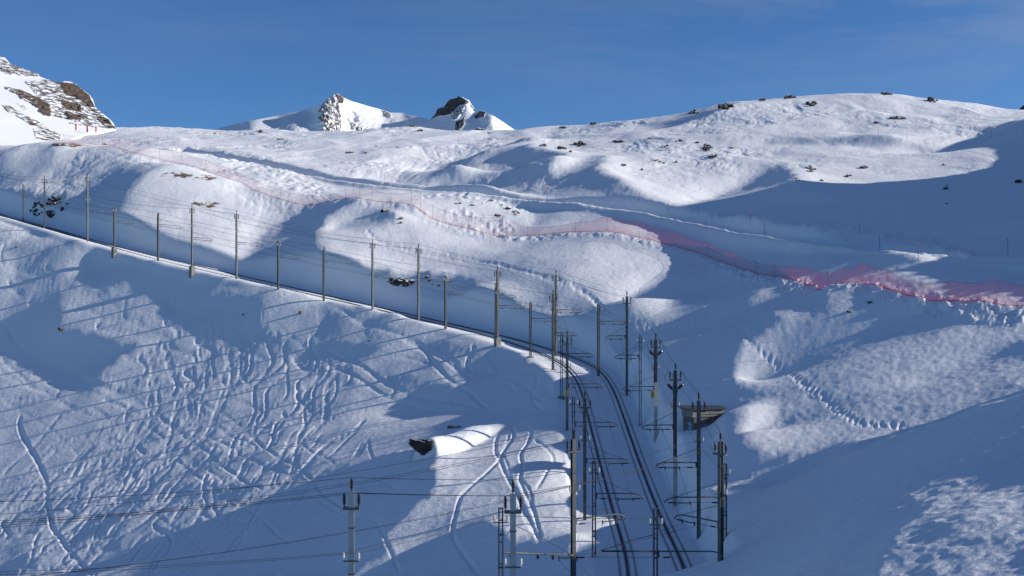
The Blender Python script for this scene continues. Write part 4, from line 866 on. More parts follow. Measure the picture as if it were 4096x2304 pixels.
# ------------------------------------------------------------------ catenary masts
def insulator(z0, h, x=0.0, sheds=6, r=.085):
    p = [(.03, z0-.12), (.03, z0), (.055, z0)]; dz = h*.72/sheds
    for k in range(sheds):
        z = z0+.04+k*dz; p += [(.045, z), (r, z+dz*.25), (r, z+dz*.42), (.045, z+dz*.7)]
    p += [(.05, z0+h*.80), (.035, z0+h*.86)]
    m = MB(); m.lathe(p, 9, (x, 0, 0)); c = MB(); c.lathe([(.05, z0+h*.86), (.055, z0+h*.93), (.035, z0+h)], 8, (x, 0, 0)); return m, c
def near_path(path, x, y):
    d = (path[:, 0]-x)**2+(path[:, 1]-y)**2; i = int(np.argmin(d)); return path[i], i
ATT = {}
def mast(key, label, kind, X, Vb, Vt, Y, side, Varm=None, Vbr=None, hv=False, finish=None, arm_len=None, sleeve=None, footing=0, yellow=None, terminations=False, extra_arm=None, flip=1):
    x, y = (X-CX)*Y/F, Y; zt = (HZ-Vt)*Y/F; zb = (HZ-Vb)*Y/F
    zg = float(ground_z(x, y))
    mat = finish or GALV
    # facing: local +x points across the railway towards its own track
    path = PL if side == 'L' else PR
    if side in 'LR':
        tp, i = near_path(path, x, y); d = tp[:2]-np.array([x, y]); L_ = np.linalg.norm(d); ang = math.atan2(d[1], d[0])
        if L_ < 1.2 or L_ > 6: L_ = min(max(L_, 2.4), 4.0)
    else: ang, L_ = 0.0, 2.6
    root = empty('catenary_mast', (x, y, zb), ang); tag(root, label, 'mast', 'overhead line masts along the railway')
    H = zt-zb; bury = min(0, zg-zb)-1.2
    P_ = MB()
    if kind == 'H':            # rolled H section, flanges across the line
        w, dth, tf = .24, .24, .028
        P_.box(-w/2, w/2, -dth/2, -dth/2+tf, bury, H); P_.box(-w/2, w/2, dth/2-tf, dth/2, bury, H); P_.box(-.012, .012, -dth/2+tf, dth/2-tf, bury, H)
    elif kind == 'U':          # two channels with a gap
        for s in (-1, 1):
            P_.box(s*.055 if s > 0 else -.13, .13 if s > 0 else -.055, -.12, -.10, bury, H); P_.box(s*.055 if s > 0 else -.13, .13 if s > 0 else -.055, .10, .12, bury, H)
            P_.box(s*.055 if s > 0 else -.075, .075 if s > 0 else -.055, -.10, .10, bury, H)
        z = .5
        while z < H: P_.box(-.055, .055, -.05, .05, z, z+.05); z += 1.1
        P_.box(-.14, .14, -.13, .13, H, H+.05)
    pole = P_.build('pole', mat, root)
    for fz in (.3, .55, .8):
        b = MB(); b.box(-.15, .15, -.15, .15, H*fz, H*fz+.035); b.build('clamp', DARKST, root)
    if footing:
        fm = MB(); hgt = footing
        fm.box(-.36, .36, -.32, .32, -hgt-1.0, -.02); fm.box(-.28, .28, -.26, .26, -.02, .05); fm.build('concrete_footing', CONC, root)
    if sleeve:
        sm = MB(); z1 = (HZ-sleeve[1])*Y/F-zb; z0 = max((HZ-sleeve[0])*Y/F-zb, bury) if sleeve[0] else bury
        sm.box(-.15, .15, -.15, .15, z0, z1); sm.build('lower_cladding', PAINTW, root)
    w = .25 if side != 'X' else .3
    top = {}
    if hv:
        z = H
        a, c = insulator(z+.1, .50); ins = a.build('insulator', PORC, root); c.build('cap', GALV, ins); top['t'] = (0, 0, z+.6)
        za = H-.74; hw = .46 if side != 'X' else .36
        cb = MB(); cb.box(-hw, hw, -.17, -.13, za-.05, za+.05); cb.box(-hw, hw, .13, .17, za-.05, za+.05); cb.box(-hw, -hw+.06, -.13, .13, za-.05, za+.05); cb.box(hw-.06, hw, -.13, .13, za-.05, za+.05)
        cb.build('crossarm', GALV, root)
        for sx, k in ((-1, 'l'), (1, 'r')):
            a, c = insulator(za+.17, .50, sx*(hw-.04)); ins = a.build('insulator', PORC, root); c.build('cap', GALV, ins); top[k] = (sx*(hw-.04), 0, za+.67)
    if terminations:           # cable end boots splayed below the crossarm, with jumper loops
        za = H-1.15
        for dx, dy in ((-.55, 0), (0, -.35), (.55, 0)):
            t = MB(); p0 = np.array([dx*.35, dy*.5, za-.35]); dirv = np.array([dx, dy, .55]); dirv /= np.linalg.norm(dirv)
            t.lathe([(.05, 0), (.07, .1), (.10, .14), (.12, .2), (.12, .5), (.09, .55), (.05, .6)], 9, tuple(p0), tuple(dirv)); tb = t.build('cable_termination', PORC, root)
            j = MB(); e = p0+dirv*.58; tgt = np.array([np.sign(dx)*.42 if dx else 0, 0, H-.12])
            sgn = np.sign(dx) if dx else .6
            j.tube([e, e+[sgn*.22, 0, .25], (e+tgt)/2+[sgn*.3, 0, .1], tgt+[sgn*.12, 0, .05], tgt], .014, 5); j.build('jumper_cable', WIREM, tb)
            c = MB(); c.tube([p0, p0*[.6, .6, 1]-[0, 0, .45], (0.13*np.sign(dx), -.14, za-1.6), (0.1*np.sign(dx), -.14, .4)], .03, 5); c.build('feeder_cable', WIREM, tb)
        cb = MB(); cb.box(-.5, .5, -.15, -.12, za-.2, za-.12); cb.build('termination_bracket', GALV, root)
    if Vbr:
        z = (HZ-Vbr)*Y/F-zb; hw = .36
        cb = MB(); cb.box(-hw, hw, -.16, -.13, z-.03, z+.03); cb.build('bracket', GALV, root)
        for sx, k in ((-1, 'a'), (1, 'b')):
            m = MB(); m.lathe([(.02, z), (.02, z+.1), (.06, z+.11), (.065, z+.2), (.05, z+.22), (.06, z+.25), (.06, z+.33), (.03, z+.37)], 8, (sx*(hw-.03), -.145, 0)); m.build('small_insulator', WHITEP, root)
            top[k] = (sx*(hw-.03), -.145, z+.36)
    arms = [(Varm, 1)] if Varm else []
    for Va, sgn in arms:
        z = (HZ-Va)*Y/F-zb; ln = (arm_len or (L_+1.15))*sgn; wd = abs(ln)
        m = MB(); cv = [(sgn*.12, 0, z), (ln*.5, 0, z+.01), (ln*.80, 0, z)]+[(sgn*(wd*.80+.2*wd*math.sin(a)), 0, z-.36*(1-math.cos(a))) for a in np.linspace(.2, 1.5, 6)]
        m.tube(cv, .042, 7); arm = m.build('cantilever_arm', GALV, root, True)
        g = MB(); g.box(sgn*.12-.04, sgn*.12+.10, -.05, .05, z-.34, z+.05); g.build('arm_bracket', DARKST, arm)
        rz = z-.34; c0 = ln-1.15*sgn
        rb = MB(); rb.tube([(sgn*.2, 0, rz), (ln*.99, 0, rz)], .011, 4); rb.tube([(c0-.5*sgn, 0, rz-.03), (c0+.5*sgn, 0, rz-.03)], .03, 5)
        for e in (-.5, .5): rb.box(c0+e-.03, c0+e+.03, -.03, .03, rz-.18, rz+.07)
        rb.build('registration_bar', DARKST, arm)
        for xe in (sgn*.62, ln-.42*sgn):
            i_ = MB(); i_.tube([(xe-.2, 0, rz), (xe-.1, 0, rz), (xe, 0, rz), (xe+.1, 0, rz), (xe+.2, 0, rz)], .045, 6); i_.build('rod_insulator', PORC, arm)
        st = MB(); st.tube([(sgn*.1, 0, z+.95), (ln*.3, 0, z+.68), (ln*.82, 0, z+.02)], .016, 4); st.build('stay_wire', DARKST, arm)
        top['c'] = (c0-.5, 0, rz-.18); top['d'] = (c0+.5, 0, rz-.18)
    if yellow:
        z0 = (HZ-yellow[1])*Y/F-zb; xo = yellow[0]; R = Vector((math.cos(-ang), math.sin(-ang), 0))
        m = MB(); hw, hh = .155, .31; c = .05
        pr = [(-hw+c, -hh), (hw-c, -hh), (hw, -hh+c), (hw, hh-c), (hw-c, hh), (-hw+c, hh), (-hw, hh-c), (-hw, -hh+c)]
        m.add([(px, -.02, pz) for px, pz in pr]+[(px, .02, pz) for px, pz in pr], [tuple(range(8)), tuple(range(15, 7, -1))]+[(i, i+8, (i+1) % 8+8, (i+1) % 8) for i in range(8)])
        s_ = m.build('yellow_plate', YEL, root); s_.rotation_euler = (0, 0, -ang)
        s_.location = R*xo+Vector((math.sin(-ang)*.2, -math.cos(-ang)*.2, 0))+Vector((0, 0, z0))
    M = root.matrix_basis
    ca, sa = math.cos(ang), math.sin(ang)
    ATT[key] = {k: np.array([x+ca*p[0]-sa*p[1], y+sa*p[0]+ca*p[1], zb+p[2]]) for k, p in top.items()}
    return root

mast('m1', 'short mast at the far left edge beside the black crag', 'U', 92.5, 862, 738, 235, 'R', 783, 747)
mast('m2', 'tall high-voltage mast standing before the black crag at far left', 'H', 178, 905, 715, 225, 'L', 820, 770, True)
mast('m3', 'slim tall mast just right of the black crag, thinner towards its top', 'H', 350, 895, 706, 212, 'R', 840, 802, True)
mast('m4', 'short mast on a concrete footing, first footing from the left', 'U', 457, 989, 829, 205, 'L', 883, 845, footing=.8)
mast('m5', 'short mast below the bare sunny mound, left arm over the track', 'U', 632, 993, 851, 200, 'R', 897, 858)
mast('m6', 'tall high-voltage mast on a concrete footing above the shaded embankment', 'H', 768, 1064, 832, 194, 'L', 950, 908, True, footing=.9)
m7 = mast('m7', 'tall mast wearing a small white number plate reading 20', 'H', 946, 1064, 855, 191, 'R', 969, 930, True)
mast('m8', 'short mast on the valley side, lit snow at its foot, shaded bank behind', 'U', 1113, 1133, 965, 184, 'L', 1022, 982)
mast('m9', 'short mast half way up the shaded bank, left of the two tall middle masts', 'U', 1295, 1123, 987, 180, 'R', 1040, 998)
mast('m10', 'tall high-voltage mast just left of the dark rocks in the bank', 'H', 1490, 1217, 971, 173, 'L', 1101, 1058, True)
mast('m11', 'tall high-voltage mast standing between the two dark rock clusters in the bank', 'H', 1674, 1218, 993, 168, 'R', 1115, 1072, True)
mast('m12', 'short twin-channel mast on sunlit snow before the track curve', 'U', 1782, 1291, 1104, 163, 'L', 1167, 1122)
mast('m13', 'tall mast casting two long thin shadows across the ski slope', 'H', 1990, 1352, 1082, 152, 'L', 1222, 1177, True, footing=.5)
mast('m14', 'short mast mostly hidden behind a taller one at the start of the curve', 'U', 1984, 1281, 1135, 160, 'R', 1181, 1150)
mast('m15', 'short mast on a concrete block at the top of the curve', 'U', 2122, 1426, 1210, 145, 'L', 1274, 1235, footing=.8)
mast('m16', 'tall mast at the curve crest, in front of its taller-looking twin', 'H', 2212, 1480, 1178, 138, 'L', 1331, 1240, True, footing=.5)
mast('m17', 'tall mast in the uphill bank, overlapped by the mast before it', 'H', 2224, 1367, 1099, 147, 'R', 1239, 1190, True)
mast('m18', 'short mast at the shadow edge where the footprints meet the bank', 'U', 2394, 1411, 1221, 137, 'R', 1285, 1244)
mast('m19', 'tall mast in the shaded bank with a looping wire on its left', 'H', 2507.5, 1459, 1186, 129, 'R', 1343, 1292, True)
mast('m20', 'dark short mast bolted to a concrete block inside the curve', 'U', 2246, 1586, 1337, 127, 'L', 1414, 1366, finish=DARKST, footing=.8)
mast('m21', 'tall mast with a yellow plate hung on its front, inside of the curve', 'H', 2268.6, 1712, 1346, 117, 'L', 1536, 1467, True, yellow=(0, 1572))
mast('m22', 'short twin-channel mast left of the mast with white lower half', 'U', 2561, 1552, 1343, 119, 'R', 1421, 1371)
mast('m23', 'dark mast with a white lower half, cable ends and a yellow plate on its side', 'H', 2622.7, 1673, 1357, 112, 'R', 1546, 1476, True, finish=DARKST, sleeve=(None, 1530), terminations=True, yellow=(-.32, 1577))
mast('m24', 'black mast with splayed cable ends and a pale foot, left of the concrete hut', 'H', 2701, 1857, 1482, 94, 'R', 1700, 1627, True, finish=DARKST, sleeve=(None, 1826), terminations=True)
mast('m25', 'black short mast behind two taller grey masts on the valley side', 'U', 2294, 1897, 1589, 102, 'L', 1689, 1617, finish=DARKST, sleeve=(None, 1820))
mast('m26', 'tall grey mast left of the tracks, its foot in sunlit snow', 'H', 2339, 2073, 1591, 90, 'L', 1835, 1760, True)
mast('m27', 'large foreground mast at the left end of the near track span, holding the portal beam', 'H', 2293, 2440, 1756, 71, 'L', 2076, 1964, True, arm_len=3.75)
mast('m28', 'twin-channel mast with white insulators between the two nearest left masts', 'U', 2376, 2244, 1847, 79, 'L', 1974, 1891)
mast('m29', 'tall mast standing in front of the concrete hut', 'H', 2794.7, 2028, 1603, 83, 'R', 1850, 1769, True)
mast('m30', 'big dark mast at the foot of the right-hand slope', 'H', 2882, 2273, 1766, 70, 'R', 2089, 1980, True, finish=varied('grey_green_steel', (.075, .085, .085), (.12, .13, .125), 1.3, .55, .25))
mast('m31', 'slender twin-channel mast right behind the big dark mast', 'U', 2899, 2149, 1857, 76, 'R', 1989, 1900)
mast('m32', 'pale twin-channel mast rising between the tracks at the bottom edge', 'U', 2622, 2430, 2037, 66, 'X', 2205, 2098, arm_len=-3.7)
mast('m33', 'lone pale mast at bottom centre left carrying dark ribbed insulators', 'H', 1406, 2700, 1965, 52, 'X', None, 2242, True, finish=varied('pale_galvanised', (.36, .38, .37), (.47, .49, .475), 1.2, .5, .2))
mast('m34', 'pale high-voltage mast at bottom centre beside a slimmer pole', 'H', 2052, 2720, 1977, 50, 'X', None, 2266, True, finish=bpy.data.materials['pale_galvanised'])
mast('m35', 'slim twin-channel pole left of the pale bottom-centre mast, with the portal beam', 'U', 2003, 2560, 2035, 60, 'X', None, 2088)
for key, lab, X, V, Y in (('mt1', 'head of a mast poking over the ridge, right of the two skiers', 694.6, 583, 425), ('mt2', 'head of a mast poking over the snow at the far left edge', 20, 606, 310)):
    mast(key, lab, 'H', X, V, V-13, Y, 'X', hv=True)
# arms without a track beside them on the right row point left: m32 handled by its negative length
# number plate on m7
pl = MB(); pl.box(-.16, .16, -.02, .02, -.17, .17); plate = pl.build('number_plate', material('white_enamel', (.75, .74, .72), .4), m7)
ang7 = m7.rotation_euler.z; plate.rotation_euler = (0, 0, -ang7); zz = (HZ-1016)*191/F-(HZ-1064)*191/F
plate.location = (math.sin(-ang7)*.2+.03, -math.cos(-ang7)*.2, zz)
tx = bpy.data.curves.new('digits', 'FONT'); tx.body = '20'; tx.size = .27; tx.extrude = .004; tx.align_x = 'CENTER'; tx.align_y = 'CENTER'
to = bpy.data.objects.new('digits_tmp', tx); COL.objects.link(to); dg = bpy.context.evaluated_depsgraph_get(); tm = bpy.data.meshes.new_from_object(to.evaluated_get(dg)); bpy.data.objects.remove(to)
dm = bpy.data.objects.new('digits', tm); COL.objects.link(dm); tm.materials.append(material('black_paint', (.02, .02, .02), .5)); dm.parent = plate; dm.rotation_euler = (math.radians(90), 0, 0); dm.location = (0, -.025, 0)
# portal beam across the bottom between two masts
a, b = np.array([(2011-CX)*60/F, 60, (HZ-2210)*60/F]), np.array([(2291-CX)*71/F, 70.85, (HZ-2219)*71/F])
root = empty('portal_beam', tuple(a)); tag(root, 'horizontal steel beam spanning from the slim pole to the large foreground mast', 'beam')
m = MB(); m.tube([(0, 0, 0), tuple(b-a)], .055, 7); m.build('beam_tube', GALV, root, True)
for f in (.1, .46, .68):
    m = MB(); c = (b-a)*f; m.box(c[0]-.05, c[0]+.05, c[1]-.05, c[1]+.05, c[2]-.28, c[2]-.05); m.lathe([(.03, -.1), (.13, -.13), (.02, -.3)], 7, tuple(c)); m.build('wire_hanger', DARKST, root)
m = MB(); m.tube([tuple((b-a)*.97+[0, 0, .05]), tuple((b-a)*.5+[0, 0, .9]), (-.1, 0, 1.7)], .016, 4); m.build('stay_wire', DARKST, root)

# ------------------------------------------------------------------ overhead wires
def wire(pts, label, group, r=.011, sag=.0035):
    pts = [np.asarray(p, float) for p in pts]; base = pts[0]; root_p = []
    for p, q in zip(pts[:-1], pts[1:]):
        d = np.linalg.norm(q-p); n = 8
        for k in range(n):
            f = k/n; c = p+(q-p)*f; c = c-[0, 0, 4*sag*d*f*(1-f)*min(d, 60)/6]; root_p.append(c-base)
    root_p.append(pts[-1]-base)
    m = MB(); m.tube(root_p, r, 4); o = m.build('overhead_wire', WIREM, None, False, tuple(base)); tag(o, label, 'wire', group)
hl = ['m2', 'm6', 'm10', 'm13', 'm16', 'm21', 'm26', 'm27']; hr = ['m3', 'm7', 'm11', 'm17', 'm19', 'm23', 'm24', 'm29', 'm30', 'm34', 'm33']
offL = lambda X, V, Y: np.array([(X-CX)*Y/F, Y, (HZ-V)*Y/F])
for k, nm, V in (('t', 'top', 2070), ('l', 'left', 2115), ('r', 'right', 2125)):
    wire([offL(-120, 640+(k != 't')*12, 262)]+[ATT[m][k] for m in hl]+[offL(-150, V, 62)], 'high-voltage wire on the %s insulators of the valley-side masts' % nm, 'high-voltage wires on the valley-side masts')
for k, nm, V in (('t', 'top', 2012), ('l', 'left', 2090), ('r', 'right', 2098)):
    wire([offL(-120, 640+(k != 't')*12, 262)]+[ATT[m][k] for m in hr]+[offL(-150, V, 50)], 'high-voltage wire on the %s insulators of the bank-side masts' % nm, 'high-voltage wires on the bank-side masts')
ll = ['m2', 'm4', 'm6', 'm8', 'm10', 'm12', 'm13', 'm15', 'm16', 'm20', 'm21', 'm25', 'm26', 'm28', 'm27']; lr = ['m1', 'm3', 'm5', 'm7', 'm9', 'm11', 'm14', 'm17', 'm18', 'm19', 'm22', 'm23', 'm24', 'm29', 'm31', 'm30', 'm32', 'm35', 'm33']
for k, nm in (('a', 'outer'), ('b', 'inner')):
    wire([ATT[m][k] for m in ll]+[offL(-150, 2330, 60)], '%s feeder wire on the small white insulators of the valley-side masts' % nm, 'feeder wires on the valley-side masts', .009)
    wire([ATT[m][k] for m in lr]+[offL(-150, 2290+12*(k == 'b'), 46)], '%s feeder wire on the small white insulators of the bank-side masts' % nm, 'feeder wires on the bank-side masts', .009)
for k, nm in (('c', 'near'), ('d', 'far')):
    wire([ATT[m][k] for m in ll if 'c' in ATT[m]]+[offL(2330-40*(k == 'c'), 2420, 62)], '%s contact wire hung above the valley-side track' % nm, 'contact wires above the valley-side track', .010, .0012)
    wire([ATT[m][k] for m in lr[:-2] if 'c' in ATT[m]]+[offL(2500-40*(k == 'c'), 2460, 56)], '%s contact wire hung above the bank-side track' % nm, 'contact wires above the bank-side track', .010, .0012)

# ------------------------------------------------------------------ concrete hut dug into the slope
hx0, hy0 = (2776-CX)*103/F, 103.0
z_of = lambda V: (HZ-V)*103/F
px = lambda X: (X-CX)*103/F-hx0
hb = z_of(1752)
root = empty('concrete_hut', (hx0, hy0, hb), 0); tag(root, 'concrete hut with blue door, half buried in the shaded slope', 'hut')
zz = lambda V: z_of(V)-hb
def wallbox(m, p0, p1, th, z0, z1):
    """upright slab from p0 to p1 in plan"""
    d = np.array([p1[0]-p0[0], p1[1]-p0[1]]); d = d/np.linalg.norm(d); n = np.array([-d[1], d[0]])*th
    q = [p0, p1, (p1[0]+n[0], p1[1]+n[1]), (p0[0]+n[0], p0[1]+n[1])]
    m.add([(a, b, z0) for a, b in q]+[(a, b, z1) for a, b in q], [(0,3,2,1),(4,5,6,7),(0,1,5,4),(1,2,6,5),(2,3,7,6),(3,0,4,7)])
c0, cl, cr_ = (0, 0), (px(2743), 1.6), (px(2905), 1.1)
m = MB(); wallbox(m, c0, cr_, .4, -2.5, zz(1668)); front = m.build('front_wall', varied('board_marked_concrete', (.085, .082, .078), (.16, .155, .145), 3.2, .9, 0, .03, .3, 5), root)
m = MB(); wallbox(m, cl, c0, .4, -2.5, zz(1672)); side = m.build('side_wall', bpy.data.materials['board_marked_concrete'], root)
m = MB(); wallbox(m, (c0[0]-.08, c0[1]-.12), (cr_[0], cr_[1]-.12), .5, zz(1668), zz(1660)); wallbox(m, (c0[0]-.14, c0[1]-.2), (cr_[0], cr_[1]-.2), .5, zz(1658), zz(1653)); wallbox(m, (c0[0]-.14, c0[1]-.2), (cr_[0], cr_[1]-.2), .5, zz(1653)+.004, zz(1640))
wallbox(m, (cl[0]-.14, cl[1]-.1), (c0[0]-.145, c0[1]-.2), .5, zz(1670), zz(1640)); m.build('cornice', CONC, root)
m = MB(); p_ = [(c0[0]-.3, c0[1]-.35), (cr_[0]+.15, cr_[1]-.35), (cr_[0]+.15, 3.5), (cl[0]-.2, 3.5), (cl[0]-.3, cl[1]-.1)]
m.add([(a, b, zz(1640)+.004) for a, b in p_]+[(a, b, zz(1638)+.06) for a, b in p_], [(4,3,2,1,0),(5,6,7,8,9)]+[(i, (i+1) % 5, (i+1) % 5+5, i+5) for i in range(5)]); m.build('roof_slab', DARKST, root)
BLUE = varied('blue_paint', (.06, .20, .36), (.09, .26, .42), 6, .5)
d = np.array([c0[0]-cl[0], c0[1]-cl[1]]); dn = d/np.linalg.norm(d); nn = np.array([dn[1], -dn[0]])
A_ = np.array(cl)+d*.44+nn*.02; B2 = np.array(cl)+d*.80+nn*.02
m = MB(); wallbox(m, tuple(A_), tuple(B2), .06, -.6, zz(1691)); door = m.build('door', BLUE, root)
m = MB(); hp = A_+d*.04+nn*.04; m.box(hp[0]-.02, hp[0]+.02, hp[1]-.02, hp[1]+.02, .8, 1.0); m.build('handle', GALV, door)
m = MB(); f0 = np.array(c0)+(np.array(cr_)-c0)*.30; f1 = np.array(c0)+(np.array(cr_)-c0)*.62; wallbox(m, (f0[0], f0[1]-.03), (f1[0], f1[1]-.03), .06, zz(1722), zz(1700)); m.build('shutter', BLUE, root)

# ------------------------------------------------------------------ netting, piste poles
def net_material(name, k):
    m = material(name, (.40, .018, .12), .7); n = m.node_tree.nodes; l = m.node_tree.links.new
    t = n.new('ShaderNodeBsdfTransparent'); tr = n.new('ShaderNodeBsdfTranslucent'); tr.inputs[0].default_value = (.40, .018, .12, 1)
    a = n.new('ShaderNodeMixShader'); a.inputs[0].default_value = .4; b = n.new('ShaderNodeMixShader')
    l(n['Principled BSDF'].outputs[0], a.inputs[1]); l(tr.outputs[0], a.inputs[2]); l(t.outputs[0], b.inputs[1]); l(a.outputs[0], b.inputs[2]); l(b.outputs[0], n['Material Output'].inputs[0])
    # knotted mesh: cords with open holes, gathered denser towards the foot
    u = n.new('ShaderNodeUVMap'); s = n.new('ShaderNodeSeparateXYZ'); l(u.outputs[0], s.inputs[0])
    r = n.new('ShaderNodeMapRange'); r.inputs[1].default_value = 0; r.inputs[2].default_value = .3; r.inputs[3].default_value = .42*k; r.inputs[4].default_value = .24*k; l(s.outputs[1], r.inputs[0])
    nz = n.new('ShaderNodeTexNoise'); nz.inputs['Scale'].default_value = .7; l(u.outputs[0], nz.inputs['Vector'])
    mm = n.new('ShaderNodeMath'); mm.operation = 'MULTIPLY'; r2 = n.new('ShaderNodeMapRange'); r2.inputs[3].default_value = .7; r2.inputs[4].default_value = 1.25; l(nz.outputs[0], r2.inputs[0]); l(r.outputs[0], mm.inputs[0]); l(r2.outputs[0], mm.inputs[1]); l(mm.outputs[0], b.inputs[0])
    return m
NETM = net_material('red_net', .5); NETD = net_material('dense_red_net', .85); REDP = varied('red_plastic', (.55, .03, .03), (.42, .025, .025), 4, .5); BLUEP = varied('blue_plastic', (.03, .05, .20), (.02, .035, .14), 4, .5)
GREYP = varied('grey_pole', (.14, .13, .12), (.22, .20, .18), 4, .6)
FTOP = {2697:924.5, 2830:967, 2941:1011.5, 3023:1042.5, 3099:1055, 3174:1060, 3220:1062, 3263:1077, 3314:1085, 3371:1072, 3451:1044, 3552:1075, 3653:1121, 3803:1118, 3985:1117, 4180:1130,
        2559:884, 2429:861, 2302:888, 2110:905, 2010:862, 1870:862, 1730:821, 1683:785, 1645:766, 1565:770, 1488:753, 1439:750, 1382:755, 1320:779, 1250:780, 1122:757, 1019:716, 919:669, 824:638, 728:608, 637:593, 556:566, 478:545, 410:542, 331:541, 247:533}
runs = [(0, 6, 'netting on grey poles climbing over the far left ridge near the skiers'), (5, 13, 'faint pink net line descending the sunny slope left of the mound'), (12, 23, 'sagging red net bowl around the half-buried rocks in the middle'), (22, 42, 'long red safety net running down the shaded slope to the right edge')]
for a0, b0, lab in runs:
    seg = FENCE[a0:b0]; base = hits([(x, v) for x, v, _ in seg]); g = np.array([float(ground_z(*b)) for b in base])
    tops = np.array([(HZ-FTOP.get(int(s[0]), s[1]-45))*b[1]/F for s, b in zip(seg, base)]); tops = np.maximum(tops, g+1.5)
    o0 = np.array([base[0][0], base[0][1], g[0]]); root = empty('safety_net', tuple(o0)); tag(root, lab, 'safety net', 'piste safety nets')
    vs, fs, uv = [], [], []; top_l, bot_l = [], []
    for k in range(len(seg)-1):
        n = 7
        for i in range(n+(k == len(seg)-2)):
            f = i/n; p = base[k]*(1-f)+base[k+1]*f; zb_ = max(float(ground_z(*p)), -1e9)+.06; sagv = .28*math.sin(math.pi*f)
            zt_ = max((tops[k]-.12)*(1-f)+(tops[k+1]-.12)*f-sagv, zb_+.5)
            belly = .16*math.sin(math.pi*f)
            col = [(p[0]-belly*w*(1-w)*4*.5, p[1]-belly*w*(1-w)*4, zb_*(1-w)+zt_*w) for w in (0, .12, .3, .55, .8, 1)]
            vs += [np.array(c)-o0 for c in col]; uv += [((k+f)*3.0, w) for w in (0, .12, .3, .55, .8, 1)]; top_l.append(np.array(col[-1])-o0); bot_l.append(np.array(col[0])-o0)
    m6_ = len(vs)//6; fs = [(c*6+r, (c+1)*6+r, (c+1)*6+r+1, c*6+r+1) for c in range(m6_-1) for r in range(5)]
    net = mk('net', vs, fs, NETD if a0 == 22 else NETM, root); ul = net.data.uv_layers.new(name='UVMap')
    for lp in net.data.loops: ul.data[lp.index].uv = uv[lp.vertex_index]
    m = MB(); m.tube(top_l, .014, 4); m.build('top_cord', REDP, net); m = MB(); m.tube(bot_l, .028, 4); m.build('bottom_cord', REDP, net)
    for b, z0, z1 in zip(base, g, tops):
        m = MB(); lean = random.gauss(0, .04); m.tube([(0, 0, -.4), (lean, 0, z1-z0)], .022, 6); m.build('post', GREYP, root, False, tuple(np.array([b[0], b[1], z0])-o0))
def marker(X, Vt, Vb, label, blue=True, Y=None):
    if Y: b = ((X-CX)*Y/F, Y)
    else: b = hit(X, Vb)
    z = float(ground_z(*b)); h = (Vb-Vt)*b[1]/F; h = min(max(h, 1.2), 3.2)
    root = empty('piste_marker_pole', (b[0], b[1], z)); tag(root, label, 'marker pole', 'piste marker poles')
    lean = (random.gauss(0, .04)*h, 0, h)
    m = MB(); m.tube([(0, 0, -.4), (lean[0]*.62, 0, h*.62)], .028, 6); m.build('lower_shaft', BLUEP if blue else GREYP, root)
    m = MB(); m.tube([(lean[0]*.62, 0, h*.62), lean], .03, 6); m.build('red_tip', REDP, root)
MK = [ (1412,726,766,'marker pole above the red net where the lit piste narrows'), (1539,700,741,'blue-shafted marker pole at the foot of the sunny hollow, beside footprints'), (1585,710,750,'marker pole on the lower piste just right of the footprint trail'),
 (1764,707,748,'marker pole on the shaded piste, first right of the sunny hollow'), (1832,714,757,'marker pole beside the lit piste edge above the rocky bowl'), (2122,721,765,'marker pole by the mottled sunlit patch on the shaded nose'),
 (2190,749,797,'leaning marker pole on the piste edge above the rocky bowl'), (2555,768,808,'marker pole on the uphill side where the nose shadow ends'), (2671,798,848,'marker pole on the bright lower edge of the shaded piste, leftmost there'),
 (3001,826,880,'tall marker pole on the uphill side of the shaded piste'), (3058,885,935,'marker pole on the lower edge at the middle of the shaded piste'), (3436,890,934,'marker pole before the heaped snow bank above the shaded piste'),
 (3518,940,1001,'thick red-tipped marker pole below the heaped snow bank'), (3674,968,1032,'marker pole on the lit lip near the right end of the shaded piste'), (4032,951,1017,'marker pole nearest the right edge on the shaded piste'),
 (3151,522,568,'marker pole on the upper piste, leftmost on the sunlit traverse'), (3258,521,557,'marker pole second along the sunlit upper traverse'), (3513,504,541,'marker pole below the boulder on the upper right hill'),
 (3627,511,558,'marker pole at the dip of the upper right traverse'), (3965,514,551,'marker pole at the right end of the upper traverse'), (2838,544,565,'short marker pole left of the upper traverse, above dark rocks'),
 (2608,528,550,'short marker pole below the long shadow of the right hill'), (2380,543,561,'short marker pole above the snow nose on the skyline flank'), (2215,534,568,'red marker pole right of the far peaks, below the skyline'),
 (2030,561,580,'short marker pole on the sunny saddle under the far peaks'), (1834,547,574,'marker pole on the tracked slope under the right far peak'), (1569,519,550,'marker pole on the ski road beneath the dark knoll'),
 (1498,507,536,'marker pole on the crest just left of the dark knoll'), (1435,508,538,'wooden signpost-like pole on the crest under the glacier'), (840,573,607,'marker pole above the shaded ski road, right of the skiers'), (786,579,610,'marker pole before the shaded ski road, second right of the skiers'),
 (1087,634,674,'marker pole on the slope edge above the ploughed bank'), (1126,620,660,'marker pole uphill of the ploughed bank by the ski road'), (595,558,576,'thin marker pole just left of the skiers'), (629,545,582,'thin marker pole right in front of the skiers'),
 (670,536,553,'thin marker pole on the rise between skiers and mast head'), (466,500,514,'thin pole on the skyline at the foot of the rocky hill'), (503,502,514,'thin pole on the skyline right of the rocky hill'), (518,547,582,'marker pole left of the skiers beside the pink net') ]
for t in MK: marker(*t)
